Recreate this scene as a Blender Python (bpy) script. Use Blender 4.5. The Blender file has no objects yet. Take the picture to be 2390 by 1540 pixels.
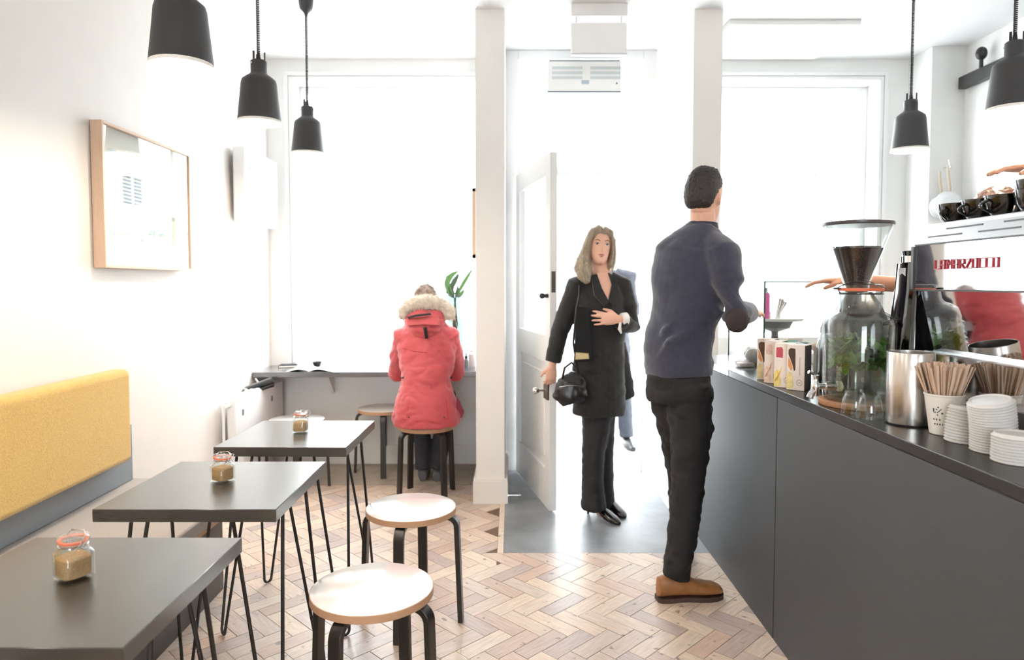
import bpy, bmesh, math, random
from mathutils import Vector, Matrix, noise
random.seed(7)
sc = bpy.context.scene
COL = sc.collection
# ---------------------------------------------------------------- camera
F_PX = 1593.0; TH = math.radians(2.7); PX, PY = 1195.0, 737.0; CH = 1.32
cd = bpy.data.cameras.new('camera'); cam = bpy.data.objects.new('camera', cd); COL.objects.link(cam)
cam.location = (0, 0, CH); cam.rotation_euler = (math.radians(90) - TH, 0, 0)
cd.sensor_width = 36.0; cd.lens = F_PX / 2390 * 36.0
cd.shift_y = -(770 - PY) / 2390.0
cd.clip_start = 0.02; cd.clip_end = 200
cd.dof.use_dof = True; cd.dof.focus_distance = 2.3; cd.dof.aperture_fstop = 3.2
sc.camera = cam
# ---------------------------------------------------------------- world, exposure
w = bpy.data.worlds.new('world'); sc.world = w; w.use_nodes = True
bg = w.node_tree.nodes['Background']
bg.inputs[0].default_value = (0.90, 0.95, 1.0, 1); bg.inputs[1].default_value = 19.0
sc.view_settings.view_transform = 'Standard'; sc.view_settings.look = 'None'
sc.view_settings.exposure = 0.0; sc.view_settings.gamma = 1.0
sc.view_settings.use_curve_mapping = False
sc.cycles.transparent_max_bounces = 48; sc.cycles.max_bounces = 12; sc.cycles.sample_clamp_indirect = 8

def ray(px, py):
    u = (px - PX) / F_PX; v = (PY - py) / F_PX
    return Vector((u, math.cos(TH) + v * math.sin(TH), -math.sin(TH) + v * math.cos(TH)))
def D(px, py, Y):            # point seen at a photo pixel at a known distance Y
    r = ray(px, py); t = Y / r.y
    return Vector((r.x * t, Y, CH + r.z * t))
def G(px, py, z=0.0):        # point seen at a photo pixel at a known height z
    r = ray(px, py); t = (z - CH) / r.z
    return Vector((r.x * t, r.y * t, z))

# ---------------------------------------------------------------- materials
def lin(c):
    return tuple(((x / 255) / 12.92 if x / 255 <= .04045 else ((x / 255 + .055) / 1.055) ** 2.4) for x in c) + (1.0,)
MATS = {}
def mat(name, rgb, rough=.5, metal=0., spec=.5, bump=0., bscale=60., var=0., vscale=6., stretch=None, coat=0., sheen=0., trans=0., alpha=1., emit=None, estr=0., sss=0.):
    if name in MATS: return MATS[name]
    m = bpy.data.materials.new(name); m.use_nodes = True
    nt = m.node_tree; b = nt.nodes['Principled BSDF']
    c = lin(rgb)
    b.inputs['Base Color'].default_value = c
    b.inputs['Roughness'].default_value = rough; b.inputs['Metallic'].default_value = metal
    b.inputs['Specular IOR Level'].default_value = spec
    b.inputs['Coat Weight'].default_value = coat; b.inputs['Coat Roughness'].default_value = min(.22, rough); b.inputs['Sheen Weight'].default_value = sheen
    b.inputs['Transmission Weight'].default_value = trans; b.inputs['Alpha'].default_value = alpha
    if sss: b.inputs['Subsurface Weight'].default_value = sss; b.inputs['Subsurface Radius'].default_value = (.01, .004, .002)
    if emit: b.inputs['Emission Color'].default_value = emit + (1,); b.inputs['Emission Strength'].default_value = estr
    tc = nt.nodes.new('ShaderNodeTexCoord'); mp = nt.nodes.new('ShaderNodeMapping')
    nt.links.new(tc.outputs['Object'], mp.inputs[0])
    if stretch: mp.inputs['Scale'].default_value = stretch
    if var > 0 or True:
        n = nt.nodes.new('ShaderNodeTexNoise'); n.inputs['Scale'].default_value = vscale; n.inputs['Detail'].default_value = 5
        nt.links.new(mp.outputs[0], n.inputs[0])
        mx = nt.nodes.new('ShaderNodeMix'); mx.data_type = 'RGBA'; mx.blend_type = 'MULTIPLY'
        v = max(var, .03); k = 1 - v
        mx.inputs[0].default_value = 1.0; mx.inputs[6].default_value = c
        rp = nt.nodes.new('ShaderNodeMapRange'); rp.inputs[1].default_value = .3; rp.inputs[2].default_value = .7
        rp.inputs[3].default_value = k; rp.inputs[4].default_value = 1.0
        nt.links.new(n.outputs[0], rp.inputs[0]); nt.links.new(rp.outputs[0], mx.inputs[7]); nt.links.new(mx.outputs[2], b.inputs['Base Color'])
    if bump:
        n2 = nt.nodes.new('ShaderNodeTexNoise'); n2.inputs['Scale'].default_value = bscale; n2.inputs['Detail'].default_value = 4
        nt.links.new(mp.outputs[0], n2.inputs[0])
        bp = nt.nodes.new('ShaderNodeBump'); bp.inputs['Strength'].default_value = bump; bp.inputs['Distance'].default_value = .004
        nt.links.new(n2.outputs[0], bp.inputs['Height']); nt.links.new(bp.outputs[0], b.inputs['Normal'])
    MATS[name] = m
    return m
def glass_mat(name, tint=(1, 1, 1), ior=1.45, rough=0.0, boost=1.0):
    m = bpy.data.materials.new(name); m.use_nodes = True; nt = m.node_tree
    nt.nodes.remove(nt.nodes['Principled BSDF']); out = nt.nodes['Material Output']
    tr = nt.nodes.new('ShaderNodeBsdfTransparent'); tr.inputs[0].default_value = tint + (1,)
    gl = nt.nodes.new('ShaderNodeBsdfGlossy'); gl.inputs['Roughness'].default_value = rough
    fr = nt.nodes.new('ShaderNodeFresnel'); geo = nt.nodes.new('ShaderNodeNewGeometry')
    mr = nt.nodes.new('ShaderNodeMapRange'); mr.inputs[3].default_value = ior; mr.inputs[4].default_value = 1 / ior      # same reflectance on both faces
    nt.links.new(geo.outputs['Backfacing'], mr.inputs[0]); nt.links.new(mr.outputs[0], fr.inputs[0])
    mu = nt.nodes.new('ShaderNodeMath'); mu.operation = 'MULTIPLY'; mu.inputs[1].default_value = boost; mu.use_clamp = True
    nt.links.new(fr.outputs[0], mu.inputs[0])
    mx = nt.nodes.new('ShaderNodeMixShader'); nt.links.new(mu.outputs[0], mx.inputs[0])
    nt.links.new(tr.outputs[0], mx.inputs[1]); nt.links.new(gl.outputs[0], mx.inputs[2]); nt.links.new(mx.outputs[0], out.inputs[0])
    MATS[name] = m; return m
def ramp_mat(name, stops, rough, scale_long=(3, 26, 26), knots=True, spec=.5, bump=.15):
    """wood: colour per piece from Object Info random, grain along local X, dark knots"""
    m = bpy.data.materials.new(name); m.use_nodes = True; nt = m.node_tree; b = nt.nodes['Principled BSDF']
    b.inputs['Roughness'].default_value = rough; b.inputs['Specular IOR Level'].default_value = spec
    oi = nt.nodes.new('ShaderNodeObjectInfo'); geo = nt.nodes.new('ShaderNodeNewGeometry')
    add = nt.nodes.new('ShaderNodeMath'); add.operation = 'ADD'; nt.links.new(oi.outputs['Random'], add.inputs[0]); nt.links.new(geo.outputs['Random Per Island'], add.inputs[1])
    fr = nt.nodes.new('ShaderNodeMath'); fr.operation = 'FRACT'; nt.links.new(add.outputs[0], fr.inputs[0])
    cr = nt.nodes.new('ShaderNodeValToRGB'); nt.links.new(fr.outputs[0], cr.inputs[0])
    el = cr.color_ramp.elements
    while len(el) > 1: el.remove(el[0])
    el[0].position = 0; el[0].color = lin(stops[0])
    for i, s_ in enumerate(stops[1:]):
        e = el.new((i + 1) / (len(stops) - 1)); e.color = lin(s_)
    tc = nt.nodes.new('ShaderNodeTexCoord'); mp = nt.nodes.new('ShaderNodeMapping'); mp.inputs['Scale'].default_value = scale_long
    off = nt.nodes.new('ShaderNodeVectorMath'); off.operation = 'SCALE'; off.inputs['Scale'].default_value = 31.0
    cv = nt.nodes.new('ShaderNodeCombineXYZ'); nt.links.new(fr.outputs[0], cv.inputs[0]); nt.links.new(fr.outputs[0], cv.inputs[1]); nt.links.new(cv.outputs[0], off.inputs[0])
    va = nt.nodes.new('ShaderNodeVectorMath'); nt.links.new(tc.outputs['Object'], va.inputs[0]); nt.links.new(off.outputs[0], va.inputs[1])
    nt.links.new(va.outputs[0], mp.inputs[0])
    n = nt.nodes.new('ShaderNodeTexNoise'); n.inputs['Scale'].default_value = 4; n.inputs['Detail'].default_value = 6; nt.links.new(mp.outputs[0], n.inputs[0])
    rg = nt.nodes.new('ShaderNodeMapRange'); rg.inputs[1].default_value = .3; rg.inputs[2].default_value = .7; rg.inputs[3].default_value = .80; rg.inputs[4].default_value = 1.08
    nt.links.new(n.outputs[0], rg.inputs[0])
    mx = nt.nodes.new('ShaderNodeMix'); mx.data_type = 'RGBA'; mx.blend_type = 'MULTIPLY'; mx.inputs[0].default_value = 1
    nt.links.new(cr.outputs[0], mx.inputs[6]); nt.links.new(rg.outputs[0], mx.inputs[7])
    last = mx
    if knots:
        n3 = nt.nodes.new('ShaderNodeTexNoise'); n3.inputs['Scale'].default_value = 22; n3.inputs['Detail'].default_value = 2
        nt.links.new(va.outputs[0], n3.inputs[0])
        r3 = nt.nodes.new('ShaderNodeMapRange'); r3.inputs[1].default_value = .66; r3.inputs[2].default_value = .73; r3.inputs[3].default_value = 0; r3.inputs[4].default_value = .75
        nt.links.new(n3.outputs[0], r3.inputs[0])
        m3 = nt.nodes.new('ShaderNodeMix'); m3.data_type = 'RGBA'; m3.inputs[7].default_value = lin((96, 78, 70))
        nt.links.new(r3.outputs[0], m3.inputs[0]); nt.links.new(mx.outputs[2], m3.inputs[6]); last = m3
    nt.links.new(last.outputs[2], b.inputs['Base Color'])
    bp = nt.nodes.new('ShaderNodeBump'); bp.inputs['Strength'].default_value = bump; bp.inputs['Distance'].default_value = .002
    nt.links.new(n.outputs[0], bp.inputs['Height']); nt.links.new(bp.outputs[0], b.inputs['Normal'])
    MATS[name] = m; return m

WHITE = mat('white_paint', (240, 240, 238), .55, bump=.02, bscale=200)
CREAM = mat('cream_paint', (238, 234, 229), .5, bump=.02, bscale=200)
CEILM = mat('ceiling_paint', (243, 244, 245), .7)
TRIM = mat('gloss_white_trim', (240, 240, 240), .35)
CONC = mat('polished_concrete', (140, 144, 148), .36, spec=.6, var=.5, vscale=4, bump=.35, bscale=14)
STONE = mat('worn_stone', (176, 164, 148), .45, var=.3, vscale=8, bump=.1, bscale=30)
UNDER = mat('floor_joint', (110, 88, 72), .8)
BLOCK = ramp_mat('herringbone_wood', [(206, 184, 168), (218, 198, 178), (188, 171, 162), (224, 206, 186), (202, 174, 155), (176, 160, 154), (213, 191, 172)], .34)
LAM = mat('dark_grey_laminate', (50, 48, 45), .24, spec=.85, coat=.15, var=.06, vscale=30, bump=.03, bscale=180, stretch=(1, 8, 8))
LAMB = mat('black_worktop', (40, 39, 39), .26, var=.1, vscale=20)
CNT = mat('charcoal_panel', (61, 63, 67), .55, var=.10, vscale=2.2, bump=.02, bscale=60)
BAR = mat('grey_bar_laminate', (92, 92, 96), .16, spec=1.0, coat=.5, var=.05)
BLK = mat('black_powder_coat', (24, 23, 23), .4)
BLKG = mat('gloss_black', (12, 12, 13), .08, coat=.5)
BLKW = mat('black_stained_birch', (34, 30, 28), .33, bump=.08, bscale=40, stretch=(8, 8, 1))
BIRCH = mat('birch_ply', (226, 200, 168), .4, var=.1, vscale=8, stretch=(1, 6, 6))
PLY = mat('ply_edge', (188, 148, 116), .6, var=.25, vscale=60, stretch=(1, 1, 30))
SEATW = mat('white_lacquered_birch', (248, 246, 243), .14, spec=1.0, coat=.5, var=.04, vscale=5, stretch=(1, 5, 1))
YEL = mat('mustard_wool_felt', (203, 164, 78), .95, var=.22, vscale=160, bump=.5, bscale=320, sheen=.3)
GRY = mat('grey_wool_felt', (172, 164, 158), .95, var=.15, vscale=200, bump=.4, bscale=380)
GBOARD = mat('grey_painted_board', (132, 138, 144), .5)
SHADE = mat('charcoal_lamp_shade', (52, 52, 54), .5, bump=.03, bscale=200)
SHIN = mat('lamp_inner_white', (250, 246, 238), .6)
BULB = mat('lamp_bulb', (255, 240, 220), .5, emit=(1.0, .86, .68), estr=45)
CHR = mat('chrome', (225, 226, 228), .08, metal=1)
STEEL = mat('brushed_steel', (198, 194, 190), .24, metal=1, bump=.05, bscale=30, stretch=(1, 1, 40))
MIRR = mat('mirror_steel', (205, 205, 206), .035, metal=1)
SATIN = mat('satin_steel', (205, 207, 210), .22, metal=1)
GL = glass_mat('clear_glass', (.97, .985, .98), 1.5, 0, 1.15)
GLV = glass_mat('vase_glass', (.58, .66, .64), 1.5, 0, 1.8)
GLW = glass_mat('window_glass', (.99, 1, 1), 1.35, 0, .6)
GLEDGE = mat('green_glass_edge', (26, 58, 50), .3)
RUB = mat('orange_rubber', (206, 104, 72), .6)
SUG = mat('brown_sugar', (203, 164, 116), .9, var=.4, vscale=500, bump=.8, bscale=700)
OAK = mat('pale_oak', (206, 176, 150), .5, var=.1, vscale=10, stretch=(8, 8, 1))
PAPER = mat('white_paper', (244, 243, 240), .7)
CUPW = mat('white_card_cup', (236, 232, 226), .55)
LIDW = mat('white_plastic_lid', (238, 238, 236), .3, trans=.15)
STICK = mat('birch_stirrer', (214, 186, 162), .7, var=.2, vscale=30, stretch=(20, 20, 1))
INK = mat('black_ink', (40, 38, 38), .6)
RED = mat('red_lettering', (176, 36, 56), .4)
BEAN = mat('roasted_beans', (58, 38, 32), .45, var=.5, vscale=300, bump=1.0, bscale=260)
MINT = mat('mint_leaf', (78, 118, 50), .45, var=.35, vscale=20, sss=.1)
LEAFG = mat('vase_leaf', (74, 128, 60), .4, var=.4, vscale=18)
CORK = mat('cork', (176, 128, 92), .85, var=.25, vscale=120, bump=.3, bscale=150)
SKIN = mat('skin', (226, 178, 154), .5, sss=.15, var=.06, vscale=25)
SKIN2 = mat('warm_skin', (200, 146, 118), .5, sss=.12)
WATER = glass_mat('water', (.93, .97, .94), 1.33)

# ---------------------------------------------------------------- mesh helpers
WL = {}      # world origin of each object built
def ring_frame(t, side):
    t = t.normalized(); s_ = side - t * side.dot(t)
    if s_.length < 1e-4: s_ = Vector((0, 1, 0)) - t * t.y
    if s_.length < 1e-4: s_ = Vector((1, 0, 0))
    s_.normalize(); return s_, t.cross(s_)
class MB:
    def __init__(s): s.v = []; s.f = []
    def add(s, vs, fs, M=None):
        o = len(s.v)
        s.v += [tuple((M @ Vector(p)) if M else p) for p in vs]; s.f += [tuple(i + o for i in f) for f in fs]; return s
    def box(s, x0, x1, y0, y1, z0, z1, M=None):
        return s.add([(x0, y0, z0), (x1, y0, z0), (x1, y1, z0), (x0, y1, z0), (x0, y0, z1), (x1, y0, z1), (x1, y1, z1), (x0, y1, z1)],
                     [(0, 3, 2, 1), (4, 5, 6, 7), (0, 1, 5, 4), (1, 2, 6, 5), (2, 3, 7, 6), (3, 0, 4, 7)], M)
    def rings(s, rs, cap=True, closed=False):
        n = len(rs[0]); vs = [p for r in rs for p in r]; fs = []
        m = len(rs)
        for i in range(m if closed else m - 1):
            a = i * n; b = ((i + 1) % m) * n
            for k in range(n): fs.append((a + k, a + (k + 1) % n, b + (k + 1) % n, b + k))
        if cap and not closed: fs.append(tuple(range(n - 1, -1, -1))); fs.append(tuple((m - 1) * n + k for k in range(n)))
        return s.add(vs, fs)
    def lathe(s, prof, n=32, c=(0, 0, 0), cap=False, M=None):
        rs = [[(c[0] + r * math.cos(2 * math.pi * k / n), c[1] + r * math.sin(2 * math.pi * k / n), c[2] + z) for k in range(n)] for r, z in prof]
        if M: rs = [[tuple(M @ Vector(p)) for p in r] for r in rs]
        return s.rings(rs, cap)
    def tube(s, pts, r, n=10, side=Vector((1, 0, 0)), cap=True, closed=False):
        pts = [Vector(p) for p in pts]; rs = []; m = len(pts)
        sd = Vector(side)
        for i, p in enumerate(pts):
            if closed: t = pts[(i + 1) % m] - pts[i - 1]
            else: t = pts[min(i + 1, m - 1)] - pts[max(i - 1, 0)]
            a, b = ring_frame(t, sd); 
            if not isinstance(r, (list, tuple)): ra = rb = r
            else:
                ra = r[i]; 
                if isinstance(ra, (list, tuple)): ra, rb = ra
                else: rb = ra
            rs.append([tuple(p + a * (ra * math.cos(2 * math.pi * k / n)) + b * (rb * math.sin(2 * math.pi * k / n))) for k in range(n)])
        return s.rings(rs, cap, closed)
    def ball(s, c, rx, ry=None, rz=None, n=16, m=10, M=None):
        ry = ry or rx; rz = rz or rx; rs = []
        for j in range(1, m):
            a = math.pi * j / m
            rs.append([(rx * math.sin(a) * math.cos(2 * math.pi * k / n), ry * math.sin(a) * math.sin(2 * math.pi * k / n), -rz * math.cos(a)) for k in range(n)])
        T = Matrix.Translation(Vector(c)) @ (M or Matrix())
        rs = [[tuple(T @ Vector(p)) for p in r] for r in rs]
        return s.rings(rs, True)
    def prism(s, poly, z0, z1):
        n = len(poly)
        return s.add([(x, y, z0) for x, y in poly] + [(x, y, z1) for x, y in poly],
                     [tuple(range(n - 1, -1, -1)), tuple(range(n, 2 * n))] + [(i, (i + 1) % n, n + (i + 1) % n, n + i) for i in range(n)])
    def xf(s, M): s.v = [tuple(M @ Vector(p)) for p in s.v]; return s
    def mesh(s, name, org=Vector((0, 0, 0)), smooth=35):
        me = bpy.data.meshes.new(name); me.from_pydata([tuple(Vector(p) - org) for p in s.v], [], s.f); me.update()
        if smooth is not None and len(me.polygons):
            me.polygons.foreach_set('use_smooth', [True] * len(me.polygons)); me.set_sharp_from_angle(angle=math.radians(smooth))
        return me
    def build(s, name, m, parent=None, loc=None, smooth=35, bevel=0, bseg=2, label=None):
        org = WL[parent.name] if parent else Vector(loc or (0, 0, 0))
        me = s.mesh(name, org, smooth); return link(name, me, m, parent, org, bevel, bseg, label)
def link(name, me, m, parent, org, bevel=0, bseg=2, label=None):
    o = bpy.data.objects.new(name, me); COL.objects.link(o)
    if m: me.materials.clear(); me.materials.append(m)
    if parent: o.parent = parent
    else: o.location = org
    WL[o.name] = Vector(org)
    if bevel:
        b = o.modifiers.new('bevel', 'BEVEL'); b.width = bevel; b.segments = bseg; b.limit_method = 'ANGLE'; b.angle_limit = math.radians(40)
    if label: o['label'] = label
    return o
def thing(name, label, cat, loc=(0, 0, 0), group=None):
    o = bpy.data.objects.new(name, None); o.empty_display_size = .1; COL.objects.link(o); o.location = loc
    WL[o.name] = Vector(loc); o['label'] = label; o['category'] = cat
    if group: o['group'] = group
    return o
def tag(o, label, cat, group=None):
    o['label'] = label; o['category'] = cat
    if group: o['group'] = group
    return o
def struct(o): o['kind'] = 'structure'; return o
def copy_tree(o, parent=None):
    c = o.copy(); COL.objects.link(c)
    WL[c.name] = WL[o.name].copy()
    if parent: c.parent = parent
    for ch in list(KIDS.get(o.name, [])) or list(o.children): copy_tree(ch, c)
    return c
KIDS = {}
def place(o, loc, rz=0, label=None, group=None):
    o.location = loc; o.rotation_euler = (0, 0, rz)
    if label: o['label'] = label
    if group: o['group'] = group
    return o
def remesh(mb, voxel, sm=4, disp=0, dscale=8, seed=0):
    me = mb.mesh('tmp', smooth=None); o = bpy.data.objects.new('tmp', me); COL.objects.link(o)
    r = o.modifiers.new('r', 'REMESH'); r.mode = 'VOXEL'; r.voxel_size = voxel
    s_ = o.modifiers.new('s', 'SMOOTH'); s_.factor = .5; s_.iterations = sm
    dg = bpy.context.evaluated_depsgraph_get(); ev = o.evaluated_get(dg)
    out = bpy.data.meshes.new_from_object(ev)
    bpy.data.objects.remove(o); bpy.data.meshes.remove(me)
    if disp:
        nr = [v.normal.copy() for v in out.vertices]
        for v, nn in zip(out.vertices, nr):
            p = v.co; q = Vector((p.x * dscale + seed, p.y * dscale, p.z * dscale * 1.6))
            a = noise.noise(q) + .5 * noise.noise(q * 2.3); a = (abs(a) * 1.4 - .35)
            v.co = p + nn * (a * disp)
    out.polygons.foreach_set('use_smooth', [True] * len(out.polygons)); out.update()
    return out
def link_remesh(name, me, m, parent, label=None):
    org = WL[parent.name]; me.transform(Matrix.Translation(-org)); me.name = name
    return link(name, me, m, parent, org, label=label)
# ================================================================ THE SETTING
YB = -4.0                        # back of the room
def wx(y): return -1.757 + .02 * (4.97 - y)      # left wall runs very slightly out of square
FY = 4.96                        # window wall, inner face
# floor slab (joint colour) and its herringbone blocks
b = MB(); b.box(-1.9, 3.1, YB, FY, -.12, -.006); floor = struct(b.build('floor', UNDER))
CX0, CY0 = -.042, 3.293          # corner of the concrete by the door
b = MB(); b.box(CX0, 3.1, CY0, FY + .25, -.1, 0.0); b.build('concrete_slab', CONC, floor)
b = MB(); b.box(-1.78, -.22, 4.42, FY, -.1, 0.0); b.build('stone_strip', STONE, floor)
b = MB(); b.box(CX0 - .03, CX0 - .001, CY0 - .0, 4.05, -.005, 0.0005); b.build('border_strip', BLOCK, floor)
b = MB(); b.box(.99, 3.1, YB, CY0, -.005, 0.0); b.build('service_floor', CONC, floor)
L_, W_ = .219, .073; gap = .0013
def clip(poly, ax, lim, keep_less):
    out = []
    for i in range(len(poly)):
        p, q = poly[i], poly[(i + 1) % len(poly)]
        ip = (p[ax] <= lim) == keep_less; iq = (q[ax] <= lim) == keep_less
        if ip: out.append(p)
        if ip != iq:
            t = (lim - p[ax]) / (q[ax] - p[ax]); out.append((p[0] + t * (q[0] - p[0]), p[1] + t * (q[1] - p[1])))
    return out
c45 = math.cos(math.radians(45))
def uv2w(u, v): return ((u + v) * c45 + .055, (-u + v) * c45 + 3.293 - .02)
def area(p): return abs(sum(p[i][0] * p[(i + 1) % len(p)][1] - p[(i + 1) % len(p)][0] * p[i][1] for i in range(len(p)))) / 2
blocks = []
for m_ in range(-14, 12):
    for k in range(-40, 40):
        for kind in (0, 1):
            u0, v0 = k * W_ + m_ * L_, k * W_ - m_ * L_
            if kind == 0: r = (u0, u0 + L_, v0, v0 + W_)
            else: r = (u0, u0 + W_, v0 + W_, v0 + W_ + L_)
            cx, cy = uv2w((r[0] + r[1]) / 2, (r[2] + r[3]) / 2)
            if cx < -1.95 or cx > 1.15 or cy < .75 or cy > 4.6: continue
            r = (r[0] + gap, r[1] - gap, r[2] + gap, r[3] - gap)
            poly = [uv2w(r[0], r[2]), uv2w(r[1], r[2]), uv2w(r[1], r[3]), uv2w(r[0], r[3])]
            poly = clip(poly, 0, wx(cy), False); 
            if len(poly) > 2: poly = clip(poly, 0, .992, True)
            if len(poly) > 2: poly = clip(poly, 1, 4.418, True)
            if len(poly) > 2 and max(p[0] for p in poly) > CX0 - .031 and max(p[1] for p in poly) > CY0 - .001:
                if cx < CX0 - .031: poly = clip(poly, 0, CX0 - .0315, True)
                else: poly = clip(poly, 1, CY0 - .0015, True)
            if len(poly) < 3 or area(poly) < 2e-5: continue
            pr = ray(0, 0); zc = cy * math.cos(TH) + CH * math.sin(TH)
            px = PX + F_PX * cx / zc
            py = PY + F_PX * (CH * math.cos(TH) - cy * math.sin(TH)) / zc
            blocks.append((poly, kind, (cx, cy), px, py))
def seen(bk):
    _, _, (x, y), px, py = bk
    return 380 < px < 1880 and py < 1580 and not (x < -1.15 and y < 3.0) and not (px < 560 and py < 1420)
blocks.sort(key=lambda bk: (0 if seen(bk) else 1, bk[2][1]))
meshcache = {}
rest = MB()
nind = 0
for poly, kind, (cx, cy), px, py in blocks:
    ang = -math.pi / 4 if kind == 0 else math.pi / 4
    zt = random.uniform(-.0005, .0005)
    full = len(poly) == 4 and abs(area(poly) - (L_ - 2 * gap) * (W_ - 2 * gap)) < 1e-6
    if nind < 299 and seen((poly, kind, (cx, cy), px, py)):
        R = Matrix.Rotation(-ang, 4, 'Z')
        if full and 'full' in meshcache: me = meshcache['full']
        else:
            lp = [tuple((R @ Vector((p[0] - cx, p[1] - cy, 0))).to_2d()) for p in poly]
            me = MB().prism(lp, -.005, 0).mesh('floor_block', smooth=None); me.materials.append(BLOCK)
            if full: meshcache['full'] = me
        o = bpy.data.objects.new('floor_block', me); COL.objects.link(o); o.parent = floor
        o.location = (cx, cy, zt); o.rotation_euler = (random.uniform(-.003, .003), random.uniform(-.002, .002), ang + (math.pi if random.random() < .5 else 0) * (1 if full else 0))
        nind += 1
    else: rest.prism(poly, -.005, zt)
o = rest.build('floor_blocks_beyond', BLOCK, floor, smooth=None); o['kind'] = 'stuff'
# wooden floor towards the back of the room, behind the camera
b = MB(); b.box(wx(YB) - .1, .99, YB, .80, -.005, -.0005); b.build('floor_back', ramp_mat('plain_back_wood', [(200, 168, 140), (210, 176, 146)], .4, knots=False), floor)

# ceiling
CZ = 2.92
b = MB(); b.box(-2.0, 3.3, YB - .2, FY + .05, CZ, CZ + .2); struct(b.build('ceiling', CEILM))
# left wall
b = MB(); b.prism([(wx(YB), YB - .2), (wx(FY + .3), FY + .3), (-2.1, FY + .3), (-2.1, YB - .2)], -.1, CZ + .1); struct(b.build('wall_left', CREAM))
b = MB(); b.box(3.07, 3.3, YB - .2, FY + .3, -.1, CZ + .1); struct(b.build('wall_right', WHITE))
# back wall with an unseen window opening added for fill daylight
b = MB()
b.box(-2.0, 3.3, YB - .25, YB, -.1, .95); b.box(-2.0, 3.3, YB - .25, YB, 2.45, CZ + .1)
b.box(-2.0, -1.3, YB - .25, YB, .95, 2.45); b.box(.6, 3.3, YB - .25, YB, .95, 2.45)
struct(b.build('wall_back', WHITE))
# window wall (street side)
WT = .26
b = MB()
b.box(-1.95, -1.57, FY, FY + WT, -.1, CZ + .1)            # left of window 1
b.box(-1.57, -.215, FY, FY + WT, -.1, .72)                # under window 1
b.box(-1.57, -.215, FY, FY + WT, 2.77, CZ + .1)           # over window 1
b.box(1.06, 1.27, FY, FY + WT, -.1, CZ + .1)
b.box(1.27, 2.63, FY, FY + WT, -.1, .93)
b.box(1.27, 2.63, FY, FY + WT, 2.77, CZ + .1)
b.box(2.63, 3.2, FY, FY + WT, -.1, CZ + .1)
struct(b.build('wall_front', WHITE))
b = MB(); b.box(2.84, 3.075, 4.69, FY + .02, 0, CZ + .02); struct(b.build('wall_pier', WHITE, bevel=.003))
def window_unit(n, x0, x1, z0, z1, mull):
    Y0 = FY + WT - .10
    b = MB(); t = .045
    b.box(x0, x0 + t, Y0, Y0 + .06, z0, z1); b.box(x1 - t, x1, Y0, Y0 + .06, z0, z1)
    b.box(x0 + t, x1 - t, Y0, Y0 + .06, z1 - t, z1); b.box(x0 + t, x1 - t, Y0, Y0 + .06, z0, z0 + t)
    root = struct(b.build('window_%d' % n, TRIM, loc=((x0 + x1) / 2, Y0, z0), bevel=.003))
    for x in mull:
        MB().box(x - .012, x + .012, Y0 + .01, Y0 + .05, z0 + t, z1 - t).build('glazing_bar', TRIM, root)
    xs = [x0 + t] + mull + [x1 - t]
    for i in range(len(xs) - 1):
        MB().box(xs[i], xs[i + 1], Y0 + .028, Y0 + .032, z0 + t, z1 - t).build('pane', GLW, root)
    # architrave round the opening, on the room side
    a = MB(); e = .06; yy = FY - .014
    for s_, t_ in ((.0, .02), (.03, .012)):
        a.box(x0 - e + s_ - .0, x0 - e + s_ + .028, FY - t_, FY + .002, z0, z1 + e - s_); a.box(x1 + e - s_ - .028, x1 + e - s_, FY - t_, FY + .002, z0, z1 + e - s_)
        a.box(x0 - e + s_ + .028, x1 + e - s_ - .028, FY - t_, FY + .002, z1 + e - s_ - .028, z1 + e - s_)
    a.build('architrave', TRIM, root, bevel=.002)
    return root
window_unit(1, -1.57, -.235, .74, 2.77, [D(943, 500, 5.14).x])
window_unit(2, 1.27, 2.63, .95, 2.77, [])
# added rear window, out of view, lets fill daylight in from behind
for i, (x0, x1) in enumerate(((-1.3, .6),)):
    b = MB(); t = .05; y0 = YB - .15
    b.box(x0, x0 + t, y0, y0 + .05, .95, 2.45).box(x1 - t, x1, y0, y0 + .05, .95, 2.45).box(x0, x1, y0, y0 + .05, 2.4, 2.45).box(x0, x1, y0, y0 + .05, .95, 1.0)
    r = struct(b.build('window_%d' % (3 + i), TRIM, loc=((x0 + x1) / 2, y0, .95)))
    MB().box(x0 + t, x1 - t, y0 + .02, y0 + .024, 1.0, 2.4).build('pane', GLW, r)
# the two piers at the entrance, each the end of a short wall
def pier(name, x0, x1, y0):
    o = struct(MB().box(x0, x1, y0, FY + .02, 0, CZ + .02).build(name, CREAM, loc=((x0 + x1) / 2, y0, 0), bevel=.004))
    return o
pier('wall_entrance_left', -.216, -.043, 4.06); pier('wall_entrance_right', 1.063, 1.233, 4.06)
b = MB(); b.prism([(-.234, 4.04), (-.025, 4.04), (-.025, 4.78), (-.043, 4.78), (-.043, 4.06), (-.216, 4.06), (-.216, FY), (-.234, FY)], 0, .135)
b.prism([(-.230, 4.045), (-.029, 4.045), (-.029, 4.78), (-.043, 4.78), (-.043, 4.06), (-.216, 4.06), (-.216, FY), (-.230, FY)], .135, .15)
struct(b.build('baseboard_entrance', CREAM, loc=(-.13, 4.04, 0)))
b = MB(); b.box(.915, 1.063, 3.68, 4.74, 0, .90); struct(b.build('wall_low', WHITE, loc=(.98, 4.2, 0), bevel=.004))
b = MB(); b.box(-1.76, -.235, FY - .018, FY, 0, .14); struct(b.build('baseboard_front', TRIM, loc=(-1, FY, 0), bevel=.003))
b = MB(); b.prism([(wx(3.1) - .01, 3.1), (wx(3.1) + .014, 3.1), (wx(FY) + .014, FY - .02), (wx(FY) - .01, FY - .02)], 0, .12); struct(b.build('baseboard_left', TRIM, loc=(-1.74, 4, 0)))
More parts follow.
